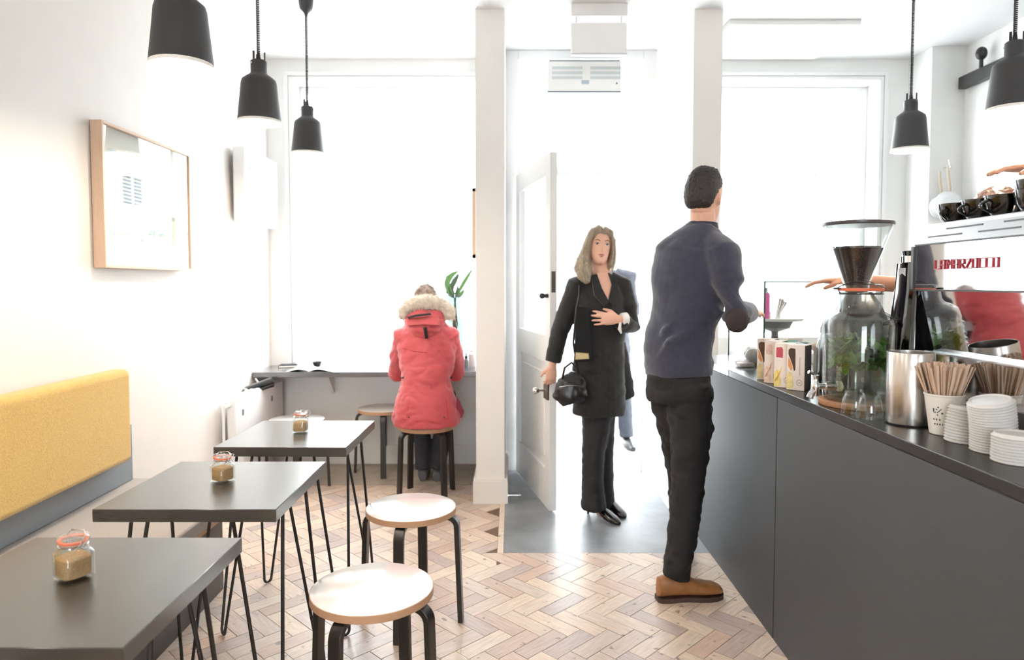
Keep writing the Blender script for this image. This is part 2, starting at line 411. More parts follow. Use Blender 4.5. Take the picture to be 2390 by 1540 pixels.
# entrance frame, transom and side panes
EY = 4.76
def entrance():
    b = MB(); h = 2.07
    b.box(-.042, .045, EY, EY + .09, 0, CZ); b.box(.905, 1.0, EY, EY + .09, 0, CZ)
    b.box(1.0, 1.062, EY + .02, EY + .07, 0, .2)
    b.box(.045, .905, EY, EY + .09, h, h + .055); b.box(.045, .905, EY, EY + .09, CZ - .06, CZ)
    o = struct(b.build('door_2', TRIM, loc=(.47, EY, 0), bevel=.003))
    MB().box(.045, .905, EY + .04, EY + .045, h + .055, CZ - .06).build('transom_pane', GLW, o)
    MB().box(1.0, 1.063, EY + .04, EY + .045, .2, CZ).build('side_pane', GLW, o)
    return o
entrance()
# the open door leaf
hinge = Vector((.048, 4.735, 0)); free = Vector((.235, 3.875, 0))
ln = (free - hinge).length; dx = (free - hinge).normalized(); ang = math.atan2(dx.y, dx.x)
Md = Matrix.Translation(hinge) @ Matrix.Rotation(ang, 4, 'Z')
b = MB(); T = .021
st, top, lock0, lock1, bot = .10, 2.06, .86, 1.02, .24
b.box(0, st, -T, T, .012, top).box(ln - st, ln, -T, T, .012, top).box(st, ln - st, -T, T, .012, bot).box(st, ln - st, -T, T, lock0, lock1).box(st, ln - st, -T, T, top - .12, top)
door = struct(b.build('door_1', TRIM, bevel=.002))
door.rotation_euler = (0, 0, ang); door.location = hinge      # authored along +X from the hinge, then swung open
p = MB().box(st, ln - st, -.008, .008, bot, lock0); p.box(st + .05, ln - st - .05, -.014, .014, bot + .06, lock0 - .06); p.build('lower_panel', TRIM, door, bevel=.004)
MB().box(st, ln - st, -.003, .003, lock1, top - .12).build('pane', GLW, door)
h = MB(); h.box(ln - .085, ln - .004, -.035, -T, .655, .755); h.box(ln - .085, ln - .004, T, .035, .655, .755); h.build('lock_case', mat('bronze_lock', (112, 100, 92), .35, metal=.6), door, bevel=.002)
h = MB(); h.tube([(ln - .05, -.03, .705), (ln - .05, -.075, .705)], .009); h.ball((ln - .05, -.09, .705), .022); h.tube([(ln - .05, .03, .705), (ln - .05, .075, .705)], .009); h.ball((ln - .05, .09, .705), .022); h.build('door_knob', CHR, door)
h = MB(); h.tube([(ln - .04, -.02, 1.25), (ln - .04, -.05, 1.25)], .012); h.ball((ln - .04, -.055, 1.25), .018); h.build('door_latch', BLK, door)
MB().box(ln - .001, ln + .002, -.012, .012, 1.27, 1.39).build('strike_plate', mat('dull_brass', (110, 100, 95), .4, metal=.8), door)
for z in (.3, 1.25, 1.85): MB().tube([(-.005, T + .004, z - .05), (-.005, T + .004, z + .05)], .007).build('hinge', CHR, door)
# door stop
b = MB(); b.tube([(-.026, 4.09, .035), (.048, 4.09, .035)], .006, side=Vector((0, 1, 0))); b.lathe([(.014, 0), (.014, .004), (.0, .004)], 16, M=Matrix.Translation((-.026, 4.09, .035)) @ Matrix.Rotation(math.pi / 2, 4, 'Y'))
b.ball((.048, 4.09, .035), .009); tag(b.build('door_stop', CHR, loc=(-.025, 4.09, .03)), 'small chrome door stop sticking out of the skirting beside the open door', 'door stop')

# ================================================================ OUTSIDE
b = MB(); b.box(-12, 14, FY + WT - .01, 30, -.25, -.03); struct(b.build('ground_outside', mat('pavement', (196, 196, 194), .8, var=.2, vscale=3)))
b = MB(); b.box(-.04, 1.06, FY, FY + WT + .3, -.1, -.01); struct(b.build('trim_doorstep', mat('pale_doorstep', (200, 198, 192), .6)))
bl = thing('building', 'pale shop and flats across the street, washed out behind the windows', 'building', (0, 15, 0))
FWY = 15.0
def rect(px0, py0, px1, py1, Y=FWY):
    a = D(px0, py1, Y); c = D(px1, py0, Y); return a.x, c.x, a.z, c.z
MB().box(-14, 16, FWY, FWY + 4, -.2, 11).build('wall', mat('pale_render', (244, 244, 242), .8, bump=.05), bl)
GWIN = mat('far_window_glass', (92, 104, 112), .5); GWIN2 = mat('far_shop_window', (82, 98, 100), .5); TEAL = mat('teal_fascia', (104, 140, 138), .6)
def far_win(x0, x1, z0, z1, m=GWIN, nb=1):
    f = MB(); t = .06
    f.box(x0, x0 + t, FWY - .08, FWY, z0, z1).box(x1 - t, x1, FWY - .08, FWY, z0, z1).box(x0, x1, FWY - .1, FWY, z1 - t, z1).box(x0, x1, FWY - .14, FWY, z0 - .04, z0)
    for i in range(nb): xx = x0 + (x1 - x0) * (i + 1) / (nb + 1); f.box(xx - .02, xx + .02, FWY - .06, FWY, z0, z1)
    fr = f.build('window', TRIM, bl); MB().box(x0 + t, x1 - t, FWY - .02, FWY - .01, z0, z1).build('pane', m, fr)
for r, m, nb in (((825, 405, 860, 485), GWIN, 0), ((945, 403, 1063, 485), GWIN, 2), ((720, 405, 760, 485), GWIN, 0), ((1395, 425, 1465, 490), GWIN, 1), ((1690, 405, 1750, 480), GWIN, 1), ((1900, 405, 1960, 480), GWIN, 1),
                 ((807, 588, 862, 632), GWIN2, 1), ((925, 575, 943, 614), GWIN2, 0), ((968, 587, 990, 620), GWIN2, 0), ((1000, 575, 1070, 612), GWIN2, 3), ((988, 632, 1010, 664), GWIN2, 0), ((1034, 636, 1068, 692), GWIN2, 1), ((816, 735, 862, 752), GWIN2, 1),
                 ((1310, 590, 1350, 700), GWIN2, 0), ((1700, 560, 1760, 600), GWIN2, 0)):
    far_win(*rect(*r), m, nb)
x0, x1, z0, z1 = rect(780, 541, 2100, 549); MB().box(x0, x1, FWY - .3, FWY, z0, z1).build('fascia', TEAL, bl)
x0, x1, z0, z1 = rect(700, 395, 2100, 398); MB().box(x0, x1, FWY - .2, FWY, z0, z1).build('cornice', mat('pale_render'  , (0,0,0)), bl)
V3 = lambda *a: Vector(a)
# ================================================================ FURNITURE
TZ = .72
def make_table():
    t = thing('cafe_table', '', 'table')
    w2, d2 = .245, .245
    MB().box(-w2, w2, -d2, d2, TZ - .035, TZ).build('tabletop', LAM, t, bevel=.0015, bseg=1)
    for sx in (-1, 1):
        for sy in (-1, 1):
            b = MB(); fx, fy = sx * (w2 - .015), sy * (d2 - .02)
            A = Vector((sx * (w2 - .03), sy * (d2 - .14), TZ - .04)); B = Vector((sx * (w2 - .13), sy * (d2 - .035), TZ - .04)); Fp = Vector((fx, fy, .012))
            dirv = (B - A).normalized(); pts = [A]
            r = .016; a0 = Fp - dirv * r + Vector((0, 0, r)); a1 = Fp + dirv * r + Vector((0, 0, r))
            for k in range(9):
                an = math.pi + math.pi * k / 8; pts.append(Fp + Vector((0, 0, r - .006)) + dirv * (r * math.cos(an)) + Vector((0, 0, r * math.sin(an))))
            pts.append(B); b.tube(pts, .0055, 8, side=dirv); b.build('hairpin_leg', BLK, t)
            cx, cy = sx * (w2 - .08), sy * (d2 - .085)
            MB().box(cx - .06, cx + .06, cy - .06, cy + .06, TZ - .040, TZ - .035).build('leg_plate', BLK, t)
    return t
tabs = [((-.885, 1.345), 0.9, 'nearest dark grey square cafe table, at the lower left edge'), ((-.873, 2.035), .9, 'middle dark grey square cafe table of the row along the bench'), ((-.850, 2.725), .9, 'farthest dark grey square cafe table of the row, nearest the window bar')]
T0 = make_table()
for i, ((x, y), rz, lab) in enumerate(tabs):
    o = T0 if i == 0 else copy_tree(T0)
    place(o, (x, y, 0), math.radians([-.3, 0, -.8][i]), lab, 'square tables with hairpin legs')

def make_jar():
    j = thing('sugar_jar', '', 'jar')
    s = .0285; c = .012
    def sq(h, z, cc=c):
        P = []
        for (sx, sy, a0) in ((1, 1, 0), (-1, 1, 90), (-1, -1, 180), (1, -1, 270)):
            for k in range(4):
                a = math.radians(a0 + 30 * k); P.append((sx * (h - cc) + cc * math.cos(a), sy * (h - cc) + cc * math.sin(a), z))
        return P
    def circ(r, z): 
        P = []
        for a0 in (0, 90, 180, 270):
            for k in range(4): a = math.radians(a0 + 30 * k + (0)); a = math.radians(a0 + 22.5 * k + 11); P.append((r * math.cos(a), r * math.sin(a), z))
        return P
    b = MB()
    b.rings([sq(s - .004, .0), sq(s, .003), sq(s, .048), sq(s - .002, .054, .02), circ(.024, .060), circ(.0235, .064), circ(.0235, .069)], cap=False)
    b.rings([sq(s - .006, .0045), sq(s - .003, .006), sq(s - .003, .047), sq(s - .005, .053, .018), circ(.0215, .060), circ(.021, .069)], cap=False)
    b.add(sq(s - .004, 0), [tuple(range(15, -1, -1))]); b.build('glass_body', GL, j)
    b = MB(); n = 5; top = .040
    b.rings([sq(s - .0045, .006), sq(s - .0035, .012), sq(s - .0035, top), sq(s - .008, top + .004, .012), sq(.008, top + .0015, .005)]); b.build('sugar', SUG, j)['kind'] = 'stuff'
    T = Matrix.Translation((0, 0, .070)) @ Matrix.Rotation(math.radians(4), 4, 'Y')
    MB().lathe([(.020, 0), (.0258, 0), (.0258, .004), (.020, .004), (.020, 0)], 24, M=T).build('rubber_seal', RUB, j)
    MB().lathe([(.0, .004), (.0262, .004), (.027, .007), (.0262, .010), (.019, .0135), (.015, .012), (0, .011)], 28, M=T).build('lid', GL, j)
    b = MB()
    for sx in (-1, 1):
        b.tube([(sx * .024, -.012, .058), (sx * .029, -.004, .066), (sx * .029, .004, .078), (sx * .026, .010, .084)], .0011, 6)
        b.tube([(sx * .029, -.004, .066), (sx * .032, .004, .060), (sx * .029, .012, .060), (sx * .025, .014, .064)], .0011, 6)
    ring = [(.0247 * math.cos(2 * math.pi * k / 24), .0247 * math.sin(2 * math.pi * k / 24), .064) for k in range(24)]
    b.tube(ring, .001, 6, side=Vector((0, 0, 1)), closed=True)
    b.tube([(.026, .010, .084), (.036, .013, .083), (.0385, .006, .076), (.036, 0, .068), (.030, -.002, .066)], .0012, 6)
    b.tube([(-.026, .010, .084), (0, .019, .086), (.026, .010, .084)], .0011, 6)
    b.build('wire_clasp', CHR, j)
    return j
J0 = make_jar()
for i, ((px, py), rz, lab) in enumerate((((166, 1352), -32, 'clip-top glass jar of brown sugar on the nearest table'), ((517, 1124), -30, 'clip-top glass jar of brown sugar on the middle table'), ((700, 1009), -2, 'clip-top glass jar of brown sugar on the farthest table'))):
    o = J0 if i == 0 else copy_tree(J0); p = G(px, py, TZ + .001)
    place(o, (p.x, p.y + .01, TZ + .001), math.radians(rz), lab, 'sugar jars on the tables')
    o.scale = (1.0,) * 3 if i else (1.08,) * 3

def make_stool():
    t = thing('round_stool', '', 'stool')
    b = MB(); R = .175
    b.lathe([(0, .4495), (R - .004, .4495), (R - .002, .4485), (R - .002, .448)], 64); b.build('seat_top', SEATW, t)
    MB().lathe([(R - .003, .4485), (R, .4475), (R, .427), (R - .003, .425), (0, .425)], 64).build('seat_edge', PLY, t)
    for k in range(4):
        a = math.pi / 2 * k; M = Matrix.Rotation(a, 4, 'Z')
        # bent leg: runs out under the seat, turns down, splays slightly
        pts = [(.075, .4155)]; cx, cz, r = .142, .3755, .040
        for q in range(9):
            an = math.radians(90 - 84 * q / 8); pts.append((cx + r * math.cos(an), cz + r * math.sin(an)))
        pts.append((.196, .0))
        wd = .019; th = .0095; b = MB(); rs = []
        for i, (x, z) in enumerate(pts):
            x0, z0 = pts[max(i - 1, 0)]; x1, z1 = pts[min(i + 1, len(pts) - 1)]
            tx, tz = x1 - x0, z1 - z0; l = math.hypot(tx, tz); nx, nz = -tz / l, tx / l
            if i == len(pts) - 1: nx, nz = 1, 0
            wv = wd if i < 9 else wd
            rs.append([(x + nx * th, -wv, max(z + nz * th, 0)), (x + nx * th, wv, max(z + nz * th, 0)), (x - nx * th, wv, max(z - nz * th, 0)), (x - nx * th, -wv, max(z - nz * th, 0))])
        b.rings(rs); b.xf(M); b.build('leg', BLKW, t, bevel=.0025)
    return t
S0 = make_stool()
st = [((-.402, 1.925), -20, 'nearest round stool, white seat catching the light, black legs'),
      ((-.395, 2.635), -6, 'round stool standing just left of the pier, white seat and black legs'),
      ((-.532, 4.20), 40, 'round stool under the person in the red jacket'),
      ((-.905, 4.76), 100, 'empty round stool pushed under the window bar'),
      ((-1.385, 4.36), 15, 'round stool behind the farthest table, by the radiator')]
for i, ((x, y), rz, lab) in enumerate(st):
    o = S0 if i == 0 else copy_tree(S0)
    place(o, (x, y, 0), math.radians(rz), lab, 'round stools with bent black legs')

# bench along the left wall
BX0, BX1 = -1.72, -1.15
bn = thing('bench', 'grey felt wall bench on a dark plinth behind the tables', 'bench', (-1.4, 2.0, 0))
b = MB(); b.prism([(wx(.2) + .004, .2), (BX1, .2), (BX1, 2.93), (BX1 - .10, 3.03), (wx(3.03) + .004, 3.03)], .395, .45); b.build('seat_pad', GRY, bn, bevel=.008)
b = MB(); b.prism([(wx(.2) + .004, .2), (BX1 - .012, .2), (BX1 - .012, 2.92), (wx(2.92) + .004, 2.92)], .375, .395); b.build('seat_board', PLY, bn)
for i, (ya, yb) in enumerate(((.22, 1.1), (1.12, 2.0), (2.02, 2.9))):
    MB().box(-1.62, BX1 - .10, ya, yb, .0, .375).build('plinth', BLKW, bn)
b = MB(); b.prism([(wx(.2) + .003, .2), (wx(.2) + .03, .2), (wx(2.99) + .03, 2.99), (wx(2.99) + .003, 2.99)], .45, .60)
MB().prism([(wx(.2) + .003, .2), (wx(.2) + .032, .2), (wx(3.0) + .032, 3.0), (wx(3.0) + .003, 3.0)], .452, .70).build('back_board', GBOARD, bn, bevel=.003)
def cushion_mesh(x0, x1, y0, y1, z0, z1):
    b = MB(); b.box(x0, x1, y0, y1, z0, z1); return b
bc = MB(); bc.prism([(wx(.25) + .033, .25), (wx(.25) + .115, .25), (wx(2.85) + .115, 2.855), (wx(2.85) + .033, 2.855)], .575, .965)
o = bc.build('back_cushion', YEL, loc=(-1.68, 1.5, .575), bevel=.028, bseg=6)
tag(o, 'long mustard yellow felt back cushion fixed to the left wall above the bench', 'cushion')

# framed photograph on the left wall
yA, yB, zA, zB = 2.80, 3.56, 1.385, 1.985
fr = thing('framed_picture', 'pale wood framed photograph of a slab block of flats on the left wall', 'picture', (wx(3.2), (yA + yB) / 2, zA))
MW = Matrix(((0, 0, 1, wx(yA) + .002), (1, 0, 0, yA), (0, 1, 0, zA), (0, 0, 0, 1)))       # local x along wall, y up, z off the wall
W2, H2, Tk = yB - yA, zB - zA, .048
b = MB(); f = .012
for r in ((0, f, 0, H2), (W2 - f, W2, 0, H2), (f, W2 - f, 0, f), (f, W2 - f, H2 - f, H2)): b.box(r[0], r[1], r[2], r[3], 0, Tk, MW)
b.build('frame', OAK, fr, bevel=.0015)
MB().box(f, W2 - f, f, H2 - f, .0, .026, MW).build('mount', PAPER, fr)
ph = MB().box(.075, W2 - .075, .13, H2 - .10, .026, .027, MW).build('photograph', mat('print_sky', (214, 226, 234), .5), fr)
def flat(r, m, nm='print_area', z=.0275): return MB().box(r[0], r[1], r[2], r[3], z - .0006, z, MW).build(nm, m, ph)
flat((.075, W2 - .075, .13, .25), mat('print_ground', (214, 212, 190), .6, var=.4, vscale=60))
flat((.075, W2 - .075, .245, .262), mat('print_trees', (150, 164, 118), .7, var=.5, vscale=90), z=.0279)
flat((.11, .60, .262, .415), mat('print_block', (206, 206, 196), .6, var=.2, vscale=40), z=.0277)
b = MB()
for k in range(9): b.box(.12, .50, .270 + k * .016, .277 + k * .016, .0277, .0284, MW)
b.build('print_balconies', mat('print_dark', (120, 122, 134), .6, var=.5, vscale=50), ph)
b = MB()
for k in range(26): b.ball(tuple(MW @ Vector((.36 + random.uniform(-.09, .15), .18 + random.uniform(-.02, .05), .0276))), .0009, random.uniform(.008, .02), random.uniform(.006, .016), 8, 4)
b.build('print_shrubs', mat('print_leaves', (132, 150, 92), .7, var=.5, vscale=120), ph)['kind'] = 'stuff'
MB().box(f, W2 - f, f, H2 - f, .040, .042, MW).build('glazing', GL, fr)

# second picture seen edge-on on the pier
b = MB(); x = -.2175; y0, y1 = 4.12, 4.62; z0 = D(1107, 603, 4.2).z; z1 = D(1107, 443, 4.2).z
pf = thing('framed_picture', 'framed picture on the side of the left pier, seen edge-on', 'picture', (x, 4.3, z0))
b.box(x - .022, x, y0, y0 + .02, z0, z1).box(x - .022, x, y1 - .02, y1, z0, z1).box(x - .022, x, y0, y1, z0, z0 + .02).box(x - .022, x, y0, y1, z1 - .02, z1); b.build('frame', OAK, pf)
MB().box(x - .012, x - .001, y0 + .02, y1 - .02, z0 + .02, z1 - .02).build('print', PAPER, pf)

# wall heater (white box with slots) high on the left wall
hz0, hz1, hy0, hy1 = 1.705, 2.165, 4.23, 4.82
ht = thing('wall_heater', 'white box heater with vent slots high on the left wall', 'heater', (wx(4.5), 4.5, hz0))
XB, XF = wx(4.5) + .03, wx(4.5) + .105
b = MB(); b.box(XB, XF, hy0, hy1, hz0, hz1); b.build('casing', WHITE, ht, bevel=.012, bseg=4)
MB().box(wx(4.5) - .002, XB, hy0 + .08, hy1 - .08, hz0 + .06, hz1 - .06).build('bracket', TRIM, ht)
for yy in (hy0 + .07, hy0 + .30):
    for k in range(3): MB().box(XF - .002, XF + .0015, yy, yy + .12, hz1 - .07 - .028 * k, hz1 - .062 - .028 * k).build('vent_slot', mat('slot_grey', (96, 104, 108), .6), ht)

# radiator and valve under the window bar on the left wall
rd = thing('radiator', 'white panel radiator on the left wall below the window bar', 'radiator', (wx(4.4), 4.4, .14))
xr = wx(4.4) + .05
b = MB(); b.box(xr, xr + .055, 4.02, 4.86, .14, .635); b.build('panel', TRIM, rd, bevel=.01, bseg=3)
b = MB()
for k in range(22): b.box(xr + .005, xr + .05, 4.04 + k * .037, 4.054 + k * .037, .633, .642)
b.build('top_grille', TRIM, rd)['kind'] = 'stuff'
for y in (4.12, 4.62): MB().box(xr + .054, xr + .058, y, y + .02, .52, .555).build('clip', mat('clip_grey', (120, 118, 116), .5), rd)
for y in (4.15, 4.7): MB().box(wx(4.4) - .002, xr, y, y + .03, .2, .58).build('wall_bracket', TRIM, rd)
v = MB(); v.tube([(xr + .02, 3.93, .60), (xr + .02, 4.02, .60)], .012, 12); v.tube([(xr + .02, 3.93, .0), (xr + .02, 3.93, .62)], .008, 10, side=Vector((0, 1, 0))); v.build('pipe', TRIM, rd)
# black clip lamp hanging under the bar end
cl = thing('clip_lamp', 'black clip-on spotlight with a silver head hanging under the left end of the bar', 'lamp', (-1.66, 4.45, .60))
MB().tube([(-1.72, 4.40, .625), (-1.60, 4.52, .665)], [.030, .034], 20).build('lamp_body', BLKG, cl)
MB().lathe([(0, 0), (.024, .002), (.027, .02), (.02, .03)], 20, M=Matrix.Translation((-1.735, 4.385, .618)) @ Matrix.Rotation(math.radians(-80), 4, 'X') @ Matrix.Rotation(math.radians(45), 4, 'Y')).build('lamp_head', SATIN, cl)
MB().tube([(-1.66, 4.46, .66), (-1.70, 4.50, .690)], .006).build('bracket', SATIN, cl)

# bar along the window
BZ = .725
br = thing('window_bar', 'dark grey shelf bar running under the left window', 'counter', (-1.0, 4.6, BZ))
b = MB(); b.prism([(wx(4.57) + .005, 4.56), (-.22, 4.60), (-.22, FY - .001), (wx(FY) + .003, FY - .001)], BZ - .035, BZ); b.build('bar_top', BAR, br, bevel=.002)
MB().box(-1.5, -.3, FY - .03, FY - .001, BZ - .09, BZ - .035).build('wall_batten', TRIM, br)
for x in (-1.3, -.45):
    MB().add([(x - .01, FY - .03, BZ - .035), (x + .01, FY - .03, BZ - .035), (x + .01, FY - .22, BZ - .035), (x - .01, FY - .22, BZ - .035), (x - .01, FY - .03, BZ - .2), (x + .01, FY - .03, BZ - .2)], [(0, 1, 2, 3), (0, 4, 5, 1), (3, 2, 5, 4), (0, 3, 4), (1, 5, 2)]).build('shelf_bracket', TRIM, br)
# things on the bar
Zb = BZ + .0012
p = D(675, 852, 4.86)
nb = thing('notebook', 'closed black notebook at the left end of the window bar, under a phone', 'book', (p.x, 4.85, Zb))
M_ = Matrix.Translation((p.x, 4.85, Zb)) @ Matrix.Rotation(.2, 4, 'Z')
b = MB(); b.box(-.065, .065, -.045, .045, 0, .002, M_).box(-.065, .065, -.045, .045, .014, .016, M_).box(-.065, -.062, -.045, .045, 0, .016, M_); b.build('cover', mat('notebook_black', (46, 48, 54), .5), nb)
MB().box(-.061, .063, -.043, .043, .002, .014, M_).build('pages', PAPER, nb)
o = MB().box(-.05, .05, -.03, .03, .0165, .0245, M_ @ Matrix.Rotation(.25, 4, 'Z')).build('phone', mat('phone_grey', (70, 74, 82), .2), loc=(p.x, 4.85, Zb + .0165), bevel=.003)
tag(o, 'dark phone lying on the closed notebook on the window bar', 'phone')
# open magazine, pages arched
p = G(735, 862, BZ)
mg = thing('open_magazine', 'open magazine lying face up on the window bar', 'magazine', (p.x, 4.68, Zb))
def page(sgn, lift, nm, m, off=0):
    b = MB(); rs = []
    for k in range(10):
        t = k / 9; x = sgn * t * .155; z = Zb + off + lift * math.sin(math.pi * min(t * 1.15, 1)) * (1 - .3 * t) + .001
        rs.append([(p.x + x, 4.58, z), (p.x + x, 4.79, z), (p.x + x, 4.79, z + .0025), (p.x + x, 4.58, z + .0025)])
    b.rings(rs); b.build(nm, m, mg)
page(-1, .018, 'left_pages', PAPER); page(1, .018, 'right_pages', PAPER)
MB().box(p.x + .02, p.x + .15, 4.579, 4.79, Zb + .0005, Zb + .003).build('cover', mat('magazine_cover', (58, 56, 60), .4), mg)
p = D(740, 846, 4.885)
o = MB().lathe([(0, 0), (.022, 0), (.024, .004), (.036, .036), (.034, .036), (.022, .007), (0, .006)], 32, (p.x, 4.885, Zb)).build('bowl', BLKG, loc=(p.x, 4.885, Zb)); tag(o, 'small black bowl on the window bar beside the magazine', 'bowl')
# tall glass vase with a leafy stem
vp = Vector((D(1062, 700, 4.74).x, 4.74, Zb)); vtop = D(1062, 686, 4.74).z - Zb
vs = thing('glass_vase', 'tall clear glass vase holding a broad-leaved stem at the right end of the bar', 'vase', vp)
MB().lathe([(0, 0), (.056, 0), (.057, .01), (.057, vtop), (.054, vtop), (.054, .02), (0, .018)], 40, tuple(vp)).build('glass', GLV, vs)
MB().lathe([(0, .02), (.0475, .02), (.0475, vtop * .62), (0, vtop * .62)], 32, tuple(vp)).build('water', WATER, vs)
pl = thing('leafy_stem', 'green strap-leaved stem standing in the tall glass vase', 'plant', (vp.x, vp.y, Zb + .03))
b = MB()
for k, (dx, dy) in enumerate(((.0, .0), (.012, .01), (-.014, -.01))): b.tube([(vp.x + dx * 2, vp.y + dy * 2, Zb + .025), (vp.x - dx, vp.y - dy, Zb + vtop * .6), (vp.x + dx * .5, vp.y, Zb + vtop + .01)], .006, 8)
b.build('stem', mat('dark_stem', (66, 84, 52), .5), pl)
def leaf(parent, base, tip, bend, wid, m, nm='leaf', nseg=9, twist=0., th=.0012):
    base = Vector(base); tip = Vector(tip); ax = tip - base; sd = ax.cross(Vector(bend)).normalized()
    if twist: sd = Matrix.Rotation(twist, 3, ax.normalized()) @ sd
    rs = []
    for i in range(nseg + 1):
        t = i / nseg; c = base + ax * t + Vector(bend) * (4 * t * (1 - t)); ww = wid * (math.sin(math.pi * min(1, t * .94 + .04)) ** .8) + .0004
        nrm = sd.cross(ax).normalized()
        rs.append([tuple(c - sd * ww), tuple(c - nrm * (ww * .3 + th)), tuple(c + sd * ww), tuple(c - nrm * (ww * .3 - th))])
    return MB().rings(rs).build(nm, m, parent)
def blade(pts, wid, m, face=V3(0, 1, 0)):
    pts = [Vector(p_) for p_ in pts]; P_ = []
    for i in range(len(pts) - 1):
        p0, p1, p2, p3 = pts[max(i - 1, 0)], pts[i], pts[i + 1], pts[min(i + 2, len(pts) - 1)]
        for q in range(4):
            t = q / 4; P_.append(.5 * ((2 * p1) + (p2 - p0) * t + (2 * p0 - 5 * p1 + 4 * p2 - p3) * t * t + (3 * p1 - p0 - 3 * p2 + p3) * t ** 3))
    P_.append(pts[-1]); n = len(P_); rs = []
    for i, c in enumerate(P_):
        t = i / (n - 1); ax = (P_[min(i + 1, n - 1)] - P_[max(i - 1, 0)]).normalized(); sd = ax.cross(face).normalized(); nr = sd.cross(ax)
        ww = wid * math.sin(math.pi * min(1, .08 + t * .92)) ** .7 + .0005
        rs.append([tuple(c - sd * ww - nr * (.25 * ww)), tuple(c - nr * .0012), tuple(c + sd * ww - nr * (.25 * ww)), tuple(c + nr * .0012)])
    return MB().rings(rs).build('leaf', m, pl)
LG2 = mat('vase_leaf_dark', (34, 70, 38), .4, var=.3, vscale=18)
W_3 = lambda *a: [D(x, y, 4.72) for x, y in a]
blade(W_3((1060, 694), (1044, 668), (1050, 646), (1070, 632)), .020, LEAFG); blade(W_3((1064, 694), (1052, 676), (1062, 655), (1071, 638)), .018, LG2)
blade(W_3((1064, 694), (1078, 668), (1090, 648), (1103, 627)), .013, LEAFG, V3(.3, .9, .2)); blade(W_3((1058, 694), (1046, 680), (1045, 662)), .014, LG2)
blade(W_3((1068, 694), (1078, 684), (1083, 676)), .012, LEAFG); blade(W_3((1060, 696), (1066, 684), (1070, 664)), .012, LG2, V3(.5, .8, 0))
# bottles at the right end of the bar
p = D(1088, 860, 4.80); bx = p.x
sb = thing('dropper_bottle', 'small bottle with a black dropper top at the right end of the bar', 'bottle', (bx, 4.80, Zb))
MB().lathe([(0, 0), (.016, 0), (.016, .052), (.009, .062), (.009, .068), (0, .068)], 24, (bx, 4.8, Zb)).build('bottle_body', mat('smoky_glass', (120, 122, 128), .15), sb)
MB().lathe([(.010, .066), (.010, .082), (.0055, .086), (.0045, .112), (0, .116)], 20, (bx, 4.8, Zb)).build('dropper', BLK, sb)
bx2 = D(1101, 860, 4.83).x
pb = thing('pump_bottle', 'white pump bottle beside the dropper bottle, against the pier', 'bottle', (bx2, 4.83, Zb))
MB().lathe([(0, 0), (.026, 0), (.028, .01), (.028, .095), (.012, .108), (.012, .118), (0, .118)], 28, (bx2, 4.83, Zb)).build('bottle_body', WHITE, pb)
b = MB(); b.lathe([(.013, .112), (.013, .124), (.004, .126), (.004, .145), (0, .145)], 16, (bx2, 4.83, Zb)); b.tube([(bx2, 4.83, Zb + .143), (bx2 - .03, 4.82, Zb + .143)], .005, 8, side=Vector((0, 1, 0))); b.build('pump', WHITE, pb)
bx3 = D(1076, 852, 4.71).x
o = MB().ball((bx3, 4.71, Zb + .024), .022, .022, .024).build('salt_pot', WHITE, loc=(bx3, 4.71, Zb)); tag(o, 'small round white pot by the elbow of the person in red', 'pot')

# ================================================================ PENDANT LAMPS
def make_lamp():
    t = thing('pendant_lamp', '', 'lamp')      # origin at the rim of the shade
    R = .0925
    outer = [(R, 0), (R - .001, .002), (.080, .108), (.074, .168), (.070, .182), (.052, .197), (.036, .208), (.0335, .214), (.0335, .262), (.028, .266)]
    MB().lathe(outer, 48).build('lamp_shade', SHADE, t)
    inner = [(R - .0005, 0), (.0775, .108), (.071, .166), (.048, .192), (0, .200)]
    MB().lathe(inner, 48).build('inner_shade', SHIN, t)
    MB().lathe([(0, .262), (.028, .262), (.028, .267), (.010, .272), (.006, .300), (.0, .302)], 24).build('cable_grip', BLK, t)
    for a in (0, 2.1, 4.2): MB().box(-.004, .004, .024, .029, .255, .300, Matrix.Rotation(a, 4, 'Z')).build('clamp_prong', BLK, t)
    for a in (0.4, 3.54): MB().ball((.0345 * math.cos(a), .0345 * math.sin(a), .250), .0045, n=10, m=6).build('screw', CHR, t)
    MB().ball((0, 0, .085), .030, .030, .034, 24, 14).build('bulb', BULB, t)
    MB().lathe([(.014, .112), (.018, .118), (.018, .165), (0, .165)], 20).build('bulb_holder', BLK, t)
    return t
def cord(parent, l):      # coiled cable and ceiling cup, l = distance rim to ceiling
    b = MB(); z0, z1 = .298, l - .11; n = int((z1 - z0) / .0075); rs = []
    pts = []
    for k in range(n * 8): a = k * math.pi / 4; pts.append((.0052 * math.cos(a), .0052 * math.sin(a), z0 + (z1 - z0) * k / (n * 8)))
    b.tube(pts, .0030, 5, side=Vector((0, 0, 1))); b.build('coiled_cord', BLK, parent)
    MB().lathe([(0, l - .118), (.006, l - .112), (.010, l - .098), (.018, l - .086), (.033, l - .072), (.038, l - .05), (.042, l - .001), (0, l - .001)], 32).build('ceiling_cup', SHADE, parent)
